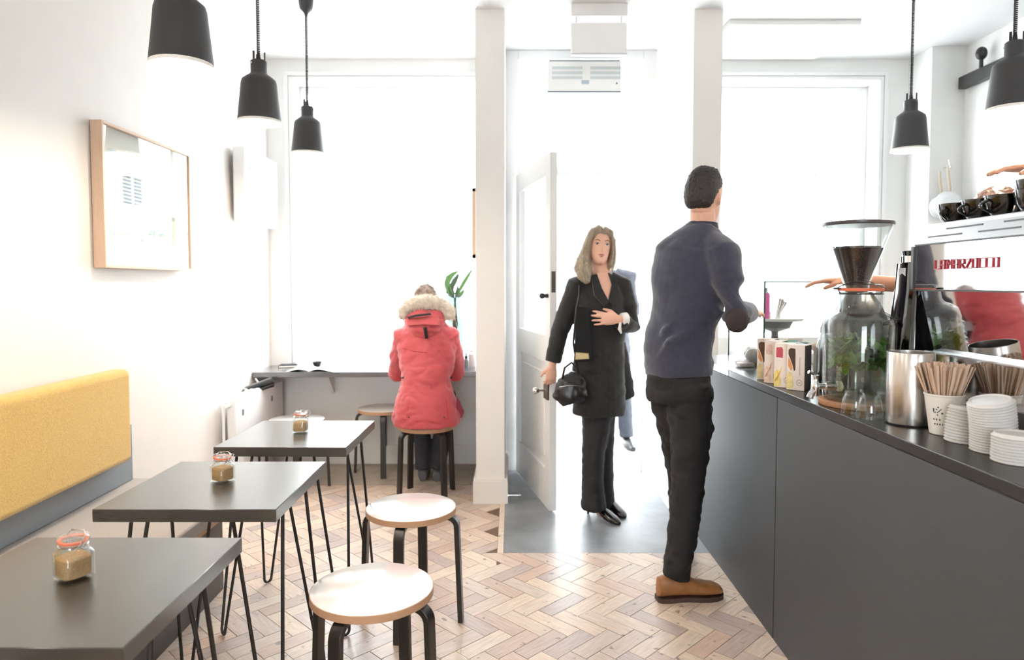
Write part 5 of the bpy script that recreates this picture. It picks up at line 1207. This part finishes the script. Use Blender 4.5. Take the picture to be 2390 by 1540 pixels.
# ---------------- man in the navy jumper
mn = thing('person', 'person in a navy jumper and tan shoes, back turned, standing at the counter', 'person', (.68, 2.85, 0))
R_ = V(.76, -.65, 0).normalized(); FW = V(.65, .76, 0).normalized()
J = dict(side=R_, neck=D(1640, 528, 2.84), chest=D(1622, 640, 2.84), waist=D(1588, 790, 2.86), hip=D(1584, 900, 2.86),
         rsh=D(1684, 592, 2.72), rel=D(1716, 733, 2.64), rwr=V(.995, 2.85, 1.20), lsh=D(1566, 606, 2.96), lel=D(1585, 735, 3.10), lwr=D(1610, 745, 3.2),
         rhip=D(1608, 900, 2.82), rkn=D(1604, 1120, 2.80), ran=D(1580, 1338, 2.79), rtoe=V(.80, 2.82, .045), lhip=D(1562, 905, 2.92), lkn=D(1592, 1115, 2.99), lan=D(1584, 1270, 3.12), ltoe=V(.83, 3.28, .04))
Mm = head_frame(D(1645, 460, 2.84), math.radians(-38), math.radians(-6), 0, .94)
hands = [(J['rwr'], V(.55, .8, .05), V(-.3, .2, -1), V(-1, .3, .1), .95, .35, .05), (J['lwr'], V(.6, .8, -.1), V(0, 0, -1), V(.5, -1, 0), .9, .4, .1)]
bodym = skin_body('body', mn, J, Mm, SKIN, hands, False)
face_parts(bodym, Mm, (40, 32, 28), (168, 100, 92))
JM = mat('navy_wool_jumper', (50, 52, 70), .9, var=.2, vscale=40, bump=.3, bscale=300, sheen=.3)
b = MB()
limb(b, [D(1584, 874, 2.86), D(1583, 850, 2.86), D(1580, 812, 2.86), D(1592, 760, 2.86), D(1606, 700, 2.85), D(1616, 640, 2.84), D(1624, 590, 2.84), D(1634, 556, 2.84), D(1642, 527, 2.845)],
     [(.145, .115), (.150, .12), (.146, .12), (.138, .118), (.155, .122), (.182, .122), (.180, .115), (.125, .09), (.066, .062)], R_, 30)
for q in ('r', 'l'):
    sh, el, wr = J[q + 'sh'], J[q + 'el'], J[q + 'wr']
    limb(b, [J['neck'].lerp(sh, .45) - V(0, 0, .035), sh, sh.lerp(el, .5), el, el.lerp(wr, .5), el.lerp(wr, .92)], [.07, .073, .066, .056, .05, .042], V(0, 0, 1), 18)
for P_ in ([(1535, 838, 2.80), (1560, 802, 2.752), (1600, 776, 2.745), (1645, 764, 2.79)], [(1530, 800, 2.83), (1552, 772, 2.775), (1580, 752, 2.76)], [(1556, 850, 2.765), (1600, 832, 2.75), (1640, 815, 2.79)], [(1660, 700, 2.72), (1678, 728, 2.73), (1664, 752, 2.76)]):
    b.tube([D(*q) for q in P_], [.010] + [.019] * (len(P_) - 2) + [.010], 10)
link_remesh('jumper', remesh(b, .0075, 3, .009, 5, 5), JM, mn)
rib = MB(); rib.tube([J['neck'] + V(.0, 0, -.012), J['neck'] + V(.002, .0, .016)], [.064, .058], 28, side=R_); rib.build('collar', mat('navy_rib', (46, 48, 64), .9), mn)
ep = MB(); sh_, el_, wr_ = J['rsh'], J['rel'], J['rwr']; ep.ball(tuple(el_ + V(.0, -.020, -.022)), .046, .042, .050, 20, 12); ep.ball(tuple(el_.lerp(wr_, .2) + V(.0, -.016, -.018)), .040, .040, .040, 20, 12); link_remesh('elbow_patch', remesh(ep, .006, 3, .003, 9, 5), mat('brown_suede', (52, 42, 45), .9), mn)
b = MB()
limb(b, [D(1582, 868, 2.86), D(1584, 930, 2.87)], [(.135, .115), (.145, .12)], R_, 24)
limb(b, [D(1604, 900, 2.83), D(1612, 990, 2.82), D(1606, 1120, 2.80), D(1596, 1230, 2.79), D(1576, 1345, 2.79)], [(.098, .105), (.088, .095), (.070, .070), (.062, .066), (.056, .064)], V(1, 0, 0), 18)
limb(b, [D(1562, 905, 2.92), D(1578, 990, 2.95), D(1592, 1115, 3.0), D(1590, 1200, 3.07), D(1584, 1292, 3.13)], [(.095, .10), (.080, .09), (.062, .068), (.055, .06), (.050, .056)], V(1, 0, 0), 18)
link_remesh('jeans', remesh(b, .0075, 2, .009, 9, 8), mat('black_denim', (13, 13, 16), .8, var=.2, vscale=60), mn)
LEA = mat('tan_leather', (150, 100, 58), .42, var=.3, vscale=25); SOLE = mat('dark_sole', (62, 44, 38), .6)
def shoe(heel, toe, zs=1.0):
    f = (toe - heel); Ls = f.length; f.normalize(); s_ = V(-f.y, f.x, 0); k = Ls / .28; rs = []; so = []
    for t, w_, zt in ((0, .016, .075), (.006, .030, .098), (.05, .037, .112), (.09, .038, .116), (.125, .040, .100), (.165, .047, .077), (.21, .051, .066), (.245, .047, .060), (.268, .034, .050), (.279, .014, .036)):
        c = heel + f * (t * k); n = 18; r = []
        for q in range(n):
            a = 2 * math.pi * q / n; r.append(tuple(c + s_ * (w_ * math.copysign(abs(math.cos(a)) ** .8, math.cos(a))) + V(0, 0, max(.016, .018 + (zt - .018) / 2 + (zt - .018) / 2 * math.sin(a)))))
        rs.append(r)
    up = MB().rings(rs).build('shoe', LEA, mn)
    b = MB(); P_ = [(0, .022), (.012, .034), (.05, .039), (.09, .036), (.125, .037), (.165, .048), (.21, .053), (.245, .048), (.272, .032), (.284, .012)]
    L1 = [heel + f * (t * k - .002) + s_ * w_ for t, w_ in P_]; L2 = [heel + f * (t * k - .002) - s_ * w_ for t, w_ in reversed(P_)]
    pol = [(p_.x, p_.y) for p_ in L1 + L2]; 
    if sum(pol[i][0] * pol[(i + 1) % len(pol)][1] - pol[(i + 1) % len(pol)][0] * pol[i][1] for i in range(len(pol))) < 0: pol.reverse()
    b.prism(pol, 0, .019); b.build('sole', SOLE, up)
    b = MB()
    for i in range(4):
        t = .085 + .016 * i; z = .117 - .0100 * i; c = heel + f * (t * k); b.tube([c + s_ * .018 + V(0, 0, z - .004), c + V(0, 0, z + .004), c - s_ * .018 + V(0, 0, z - .004)], .003, 6, side=f)
    c = heel + f * (.088 * k) + V(0, 0, .118); b.tube([c, c + V(.012, -.012, .022), c + V(.034, -.014, .032), c + V(.034, -.01, .014), c], .0024, 6, side=V(0, 1, 0)); b.tube([c, c + V(-.01, -.02, .01), c + V(.0, -.03, -.004)], .0018, 6, side=V(0, 1, 0))
    b.build('lace', mat('brown_lace', (56, 38, 30), .7), up)
shoe(V(.605, 2.79, 0), V(.888, 2.83, 0)); shoe(V(.745, 3.09, 0), V(.84, 3.35, 0))
HB = mat('dark_hair', (38, 32, 30), .6, bump=.5, bscale=200, stretch=(1, 1, .3))
b = MB(); rs = []
for z, hw, yf, yb in [(-.060, .050, -.035, -.080), (-.04, .062, -.03, -.094), (-.01, .071, -.01, -.102), (.02, .075, .02, -.106), (.05, .0765, .075, -.108), (.080, .070, .088, -.100), (.105, .058, .070, -.082), (.125, .040, .045, -.055), (.134, .015, .01, -.025)]:
    cy, hd = (yf + yb) / 2, (yf - yb) / 2; rs.append([tuple(Mm @ V(hw * math.cos(a), cy + hd * math.sin(a), z)) for a in [2 * math.pi * k / 28 for k in range(28)]])
b.rings(rs); link_remesh('hair', remesh(b, .005, 2, .004, 60, 1), HB, mn)

# ---------------- person in the red parka on the stool
rp = thing('person', 'person in a red parka and woolly hat sitting at the window bar', 'person', (-.53, 4.2, .45))
J = dict(side=V(1, 0, 0), neck=D(993, 742, 4.30), chest=D(996, 810, 4.24), waist=D(997, 890, 4.18), hip=V(-.53, 4.20, .535),
         rsh=D(1046, 785, 4.26), rel=D(1062, 868, 4.42), rwr=V(-.44, 4.68, .765), lsh=D(944, 785, 4.26), lel=D(930, 868, 4.42), lwr=V(-.62, 4.68, .765),
         rhip=V(-.45, 4.24, .53), rkn=V(-.45, 4.62, .545), ran=V(-.50, 4.56, .09), rtoe=V(-.49, 4.68, .03), lhip=V(-.61, 4.24, .53), lkn=V(-.62, 4.62, .545), lan=V(-.60, 4.56, .09), ltoe=V(-.61, 4.68, .03))
Mr = head_frame(D(993, 704, 4.42), 0, math.radians(-22), 0, .92)
hands = [(J['rwr'], V(-.5, .8, -.05), V(0, 0, -1), V(-1, -.3, 0), .85, .25, .1), (J['lwr'], V(.5, .8, -.05), V(0, 0, -1), V(1, -.3, 0), .85, .25, .1)]
bodyr = skin_body('body', rp, J, Mr, SKIN, hands, True)
face_parts(bodyr, Mr)
REDM = mat('red_parka', (180, 66, 72), .62, var=.14, vscale=14, sheen=.2, bump=.1, bscale=60)
b = MB()
limb(b, [V(-.525, 4.165, .462), V(-.525, 4.165, .52), V(-.528, 4.165, .60), V(-.53, 4.17, .70), V(-.528, 4.175, .76), D(997, 860, 4.20), D(996, 810, 4.24), D(995, 782, 4.26), D(993, 755, 4.29), D(993, 738, 4.31)],
     [(.205, .19), (.212, .185), (.190, .165), (.155, .13), (.150, .12), (.168, .125), (.182, .125), (.180, .115), (.13, .10), (.08, .08)], V(1, 0, 0), 32)
for q, sx in (('r', 1), ('l', -1)):
    sh, el, wr = J[q + 'sh'], J[q + 'el'], J[q + 'wr']
    limb(b, [J['neck'].lerp(sh, .45) - V(0, 0, .03), sh, sh.lerp(el, .5), el, el.lerp(wr, .5), el.lerp(wr, .93)], [.07, .078, .075, .066, .060, .05], V(0, 0, 1), 18)
limb(b, [V(-.45, 4.24, .535), V(-.44, 4.38, .54)], [(.10, .085), (.085, .07)], V(1, 0, 0)); limb(b, [V(-.61, 4.24, .535), V(-.62, 4.38, .54)], [(.10, .085), (.085, .07)], V(1, 0, 0))
park = link_remesh('parka', remesh(b, .007, 3, .008, 9, 11), REDM, rp)
# seams, drawcord, hem piping, side flap
SEAM = mat('seam_dark_red', (160, 40, 46), .7)
def on_back(px, py, off=.004):
    """point on the back of the parka seen at a pixel"""
    r = ray(px, py); o0 = V(0, 0, CH) - WL[rp.name]
    hit, loc, nr, idx = park.ray_cast(o0, r.normalized())
    return (loc + WL[rp.name] - r.normalized() * off) if hit else D(px, py, 4.08)
for pts in ([(940, 812), (965, 820), (995, 823), (1025, 820), (1058, 812)], [(942, 978), (975, 984), (1010, 984), (1048, 976)], [(956, 930), (952, 955), (950, 976)], [(1040, 930), (1044, 955), (1045, 974)]):
    MB().tube([on_back(*q, 0) for q in pts], .003, 6).build('seam', SEAM, rp)
for px in (941, 1052): MB().ball(tuple(on_back(px, 881, -.002)), .012, .010, .008).build('toggle', BLK, rp)
for px in (955, 1037): MB().ball(tuple(on_back(px, 974, -.001)), .005).build('snap', BLK, rp)
slab(rp, [D(1066, 925, 4.10), D(1074, 940, 4.12), D(1083, 962, 4.14), D(1078, 976, 4.14), D(1062, 978, 4.12)], V(0, .02, 0), 'coat_flap', mat('dark_red_lining', (128, 44, 66), .7))
# hood lying on the back
b = MB(); rs = []
for (py, hw, dep, Y) in ((722, .105, .08, 4.30), (733, .125, .10, 4.275), (752, .130, .11, 4.24), (770, .115, .095, 4.215), (785, .085, .07, 4.20), (797, .045, .04, 4.195), (802, .015, .015, 4.19)):
    c = D(993, py, Y); rs.append([tuple(c + V(hw * math.cos(a), dep * math.sin(a), 0)) for a in [2 * math.pi * k / 28 for k in range(28)]])
b.rings(rs); link_remesh('hood', remesh(b, .007, 3, .010, 10, 4), REDM, rp)
slab(rp, [D(987, 764, 4.085), D(995, 763, 4.085), D(999, 790, 4.105), D(992, 791, 4.105)], V(0, .02, 0), 'hood_tab', BLK)
slab(rp, [D(950, 739, 4.14), D(970, 734, 4.12), D(1004, 730, 4.12), D(1006, 735, 4.12), D(972, 739, 4.12), D(952, 744, 4.14)], V(0, .03, 0), 'hood_edge', mat('black_piping', (44, 38, 42), .7))
slab(rp, [D(948, 744, 4.15), D(1020, 736, 4.13), D(1026, 760, 4.12), D(990, 757, 4.11), D(952, 760, 4.13)], V(0, .03, 0), 'collar_flap', REDM)
# fur ruff: a thick arc of hair around the hood
FUR = mat('coyote_fur', (226, 214, 198), .85, var=.35, vscale=45)
arc = [D(px, py, Y) for px, py, Y in ((938, 743, 4.22), (941, 727, 4.24), (956, 715, 4.26), (976, 708, 4.26), (996, 706, 4.25), (1016, 708, 4.26), (1034, 716, 4.27), (1048, 728, 4.26), (1051, 744, 4.24))]
b = MB(); b.tube(arc, [.024, .038, .044, .048, .050, .050, .047, .040, .026], 14, side=V(0, 1, 0))
furb = link_remesh('fur_trim', remesh(b, .008, 1, .008, 30, 6), FUR, rp)
b = MB(); random.seed(5)
vs_ = furb.data.vertices
for k in range(2600):
    v_ = vs_[random.randrange(len(vs_))]; p0 = v_.co + WL[rp.name]; n = v_.normal + V(random.uniform(-.5, .5), random.uniform(-.5, .5), random.uniform(-.5, .5)); n.normalize(); l = random.uniform(.010, .022); t = n.orthogonal().normalized() * .0016; u = n.cross(t)
    b.add([tuple(p0 - n * .003 + t), tuple(p0 - n * .003 - t * .5 + u * .9), tuple(p0 - n * .003 - t * .5 - u * .9), tuple(p0 + n * l + V(0, 0, -.004))], [(0, 1, 2), (0, 3, 1), (1, 3, 2), (2, 3, 0)])
f_ = b.build('fur_hairs', mat('fur_tips', (240, 232, 220), .9, var=.4, vscale=50), furb, smooth=None); f_['kind'] = 'stuff'
# woolly hat
HATM = mat('marled_knit_hat', (150, 132, 122), .95, var=.65, vscale=38, bump=.6, bscale=150)
b = MB(); hc = D(993, 700, 4.40)
rs = []
for t in range(9): 
    a = t / 8 * math.pi / 2; rs.append([tuple(hc + V(.078 * math.cos(a) * math.cos(q), .095 * math.cos(a) * math.sin(q), .005 + .098 * math.sin(a))) for q in [2 * math.pi * k / 28 for k in range(28)]])
rs[-1] = [tuple(hc + V(.004 * math.cos(q), .004 * math.sin(q), .103)) for q in [2 * math.pi * k / 28 for k in range(28)]]
b.rings(rs); hat = link_remesh('hat', remesh(b, .006, 2, .006, 40, 2), HATM, rp)
b = MB(); b.tube([hc + V(.082 * math.cos(q), .10 * math.sin(q), .012) for q in [2 * math.pi * k / 28 for k in range(28)]], .012, 8, side=V(0, 0, 1), closed=True); b.build('hat_band', mat('grey_knit_band', (150, 152, 158), .95, bump=.5, bscale=200), rp)
JN = mat('dark_jeans', (40, 42, 50), .8, var=.25, vscale=40); b = MB()
for kn, an, x in ((J['rkn'], J['ran'], 1), (J['lkn'], J['lan'], -1)):
    limb(b, [V(kn.x, 4.30, .535), kn, kn.lerp(an, .08) + V(0, 0, -.04), kn.lerp(an, .5), an - V(0, 0, .02)], [.082, .074, .070, .058, .056], V(1, 0, 0), 16)
link_remesh('jeans', remesh(b, .007, 2, .006, 9, 2), JN, rp)
for an, tx in ((J['ran'], -.488), (J['lan'], -.612)):
    b = MB(); rs = []
    for t, w_, zt in ((-.06, .022, .06), (-.04, .034, .075), (.0, .038, .085), (.06, .042, .07), (.12, .044, .055), (.16, .036, .045), (.185, .014, .03)):
        rs.append([(an.x + (tx - an.x) * (t / .18) + w_ * math.cos(a), an.y + t, .002 + zt / 2 + zt / 2 * math.sin(a) * .98) for a in [2 * math.pi * k / 14 for k in range(14)]])
    b.rings(rs); b.build('shoe', mat('grey_trainers', (92, 94, 98), .6), rp)

# ---------------- barista behind the machine
bp_ = thing('person', 'brown-haired person behind the espresso machine, a bare arm stretched towards the glass case', 'person', (1.92, 2.70, 0))
J = dict(side=V(.9, -.3, 0), neck=V(1.90, 2.68, 1.47), chest=V(1.92, 2.68, 1.28), waist=V(1.93, 2.69, 1.08), hip=V(1.93, 2.70, .92),
         rsh=V(2.09, 2.62, 1.41), rel=V(2.22, 2.48, 1.52), rwr=D(2408, 392, 2.52), lsh=V(1.73, 2.74, 1.40), lel=D(2095, 664, 2.86), lwr=D(1972, 656, 2.98),
         rhip=V(2.02, 2.68, .90), rkn=V(2.02, 2.68, .48), ran=V(2.02, 2.70, .08), rtoe=V(1.98, 2.55, .03), lhip=V(1.84, 2.72, .90), lkn=V(1.84, 2.72, .48), lan=V(1.84, 2.74, .08), ltoe=V(1.78, 2.60, .03))
Mb = head_frame(V(1.862, 2.64, 1.565), math.radians(125), math.radians(-14), 0, .98)
hands = [(J['lwr'], V(-.8, .3, .02), V(.1, 0, -1), V(.2, -1, 0), 1.0, .32, .03), (J['rwr'], V(-1, .0, -.0), V(0, 0, -1), V(0, -1, 0), 1.0, .28, .03)]
bodyb = skin_body('body', bp_, J, Mb, SKIN2, hands, False); face_parts(bodyb, Mb, (92, 60, 44), (160, 92, 84))
b = MB()
limb(b, [V(1.93, 2.70, .88), V(1.93, 2.69, 1.08), V(1.92, 2.68, 1.28), V(1.905, 2.68, 1.40), V(1.90, 2.68, 1.46)], [(.17, .13), (.155, .12), (.175, .125), (.14, .10), (.07, .06)], J['side'], 24)
for q in ('r', 'l'): limb(b, [J['neck'].lerp(J[q + 'sh'], .4) - V(0, 0, .03), J[q + 'sh'], J[q + 'sh'].lerp(J[q + 'el'], .45)], [.07, .075, .07], V(0, 0, 1))
link_remesh('t_shirt', remesh(b, .009, 2, .008, 8), mat('charcoal_t_shirt', (70, 70, 74), .85), bp_)
b = MB(); limb(b, [V(1.93, 2.70, .95), V(1.93, 2.70, .82)], [(.16, .12), (.17, .13)], J['side'])
for q in ('r', 'l'): limb(b, [J[q + 'hip'], J[q + 'kn'], J[q + 'an']], [.095, .07, .058], V(1, 0, 0))
link_remesh('trousers', remesh(b, .01, 2, .006, 8), JN, bp_)
for q in ('r', 'l'):
    a_, t_ = J[q + 'an'], J[q + 'toe']; b = MB(); b.tube([V(a_.x, a_.y + .05, .045), V(a_.x, a_.y, .05), V(t_.x, t_.y, .04), V(t_.x, t_.y, .035) + (V(t_.x - a_.x, t_.y - a_.y, 0)) * .3], [.040, .046, .046, .02], 14, side=V(0, 0, 1)); b.build('shoe', BLK, bp_)
HBR = mat('chestnut_hair', (116, 78, 58), .4, var=.5, vscale=30, stretch=(1, 1, .3)); b = MB(); rs = []
for z, hw, yf, yb in [(-.07, .060, -.02, -.088), (-.04, .068, -.01, -.100), (0, .077, .01, -.108), (.03, .080, .045, -.112), (.055, .079, .080, -.112), (.080, .074, .088, -.104), (.105, .060, .068, -.085), (.122, .038, .035, -.055), (.130, .012, .0, -.025)]:
    cy, hd = (yf + yb) / 2, (yf - yb) / 2; rs.append([tuple(Mb @ V(hw * math.cos(a), cy + hd * math.sin(a), z)) for a in [2 * math.pi * k / 28 for k in range(28)]])
b.rings(rs); link_remesh('hair', remesh(b, .006, 2, .005, 40, 1), HBR, bp_)

# ---------------- passer-by outside the door
pp = thing('person', 'passer-by in a grey coat just outside the door, half hidden by the person in black', 'person', (.80, 5.6, -.03))
Yp = 5.60; ox = D(1419, 700, Yp).x
J = dict(side=V(1, .1, 0), neck=V(ox, Yp, 1.44), chest=V(ox, Yp, 1.24), waist=V(ox, Yp, 1.05), hip=V(ox, Yp, .90),
         rsh=V(ox - .17, Yp, 1.38), rel=V(ox - .21, Yp, 1.10), rwr=V(ox - .20, Yp - .1, .88), lsh=V(ox + .17, Yp, 1.38), lel=V(ox + .215, Yp, 1.10), lwr=V(ox + .12, Yp - .14, 1.0),
         rhip=V(ox - .08, Yp, .88), rkn=V(ox - .08, Yp, .46), ran=V(ox - .09, Yp, .06), rtoe=V(ox - .1, Yp - .16, .01), lhip=V(ox + .09, Yp, .88), lkn=V(ox + .13, Yp, .46), lan=V(ox + .155, Yp - .04, .06), ltoe=V(ox + .17, Yp - .2, .01))
Mp = head_frame(V(ox, Yp - .02, 1.60), math.radians(178), 0, 0, .95)
bodyp = skin_body('body', pp, J, Mp, SKIN, [(J['rwr'], V(0, 0, -1), V(1, 0, 0), V(0, -1, 0), .95, .4, .05), (J['lwr'], V(-1, -.1, .2), V(0, 1, 0), V(0, 0, 1), .95, .4, .05)]); face_parts(bodyp, Mp, (80, 62, 50))
GC = mat('grey_overcoat', (52, 54, 62), .85, var=.15, vscale=30); b = MB()
limb(b, [V(ox, Yp, .62), V(ox, Yp, .85), V(ox, Yp, 1.05), V(ox, Yp, 1.24), V(ox, Yp, 1.37), V(ox, Yp, 1.43)], [(.20, .14), (.185, .135), (.165, .125), (.185, .13), (.15, .10), (.075, .07)], J['side'], 24)
for q in ('r', 'l'): limb(b, [J['neck'].lerp(J[q + 'sh'], .4) - V(0, 0, .03), J[q + 'sh'], J[q + 'el'], J[q + 'el'].lerp(J[q + 'wr'], .9)], [.07, .07, .06, .05], V(0, 0, 1))
link_remesh('overcoat', remesh(b, .010, 2, .01, 8), GC, pp)
b = MB()
for q in ('r', 'l'): limb(b, [J[q + 'hip'], J[q + 'kn'], J[q + 'an']], [.09, .068, .06], V(1, 0, 0))
link_remesh('trousers', remesh(b, .01, 2, .006, 8), mat('blue_grey_trousers', (44, 48, 58), .8), pp)
for q in ('r', 'l'):
    a_, t_ = J[q + 'an'], J[q + 'toe']; b = MB(); b.tube([V(a_.x, a_.y + .05, .018), V(a_.x, a_.y, .022), V(t_.x, t_.y, .012), V(t_.x, t_.y, .008) + (V(t_.x - a_.x, t_.y - a_.y, 0)) * .3], [.038, .044, .040, .02], 14, side=V(0, 0, 1)); b.build('shoe', BLK, pp)
b = MB(); rs = []
for z, hw, yf, yb in [(-.04, .068, -.02, -.098), (0, .075, .0, -.106), (.04, .078, .05, -.11), (.080, .070, .085, -.10), (.11, .05, .06, -.075), (.128, .012, .0, -.02)]:
    cy, hd = (yf + yb) / 2, (yf - yb) / 2; rs.append([tuple(Mp @ V(hw * math.cos(a), cy + hd * math.sin(a), z)) for a in [2 * math.pi * k / 20 for k in range(20)]])
b.rings(rs).build('hair', HB, pp)
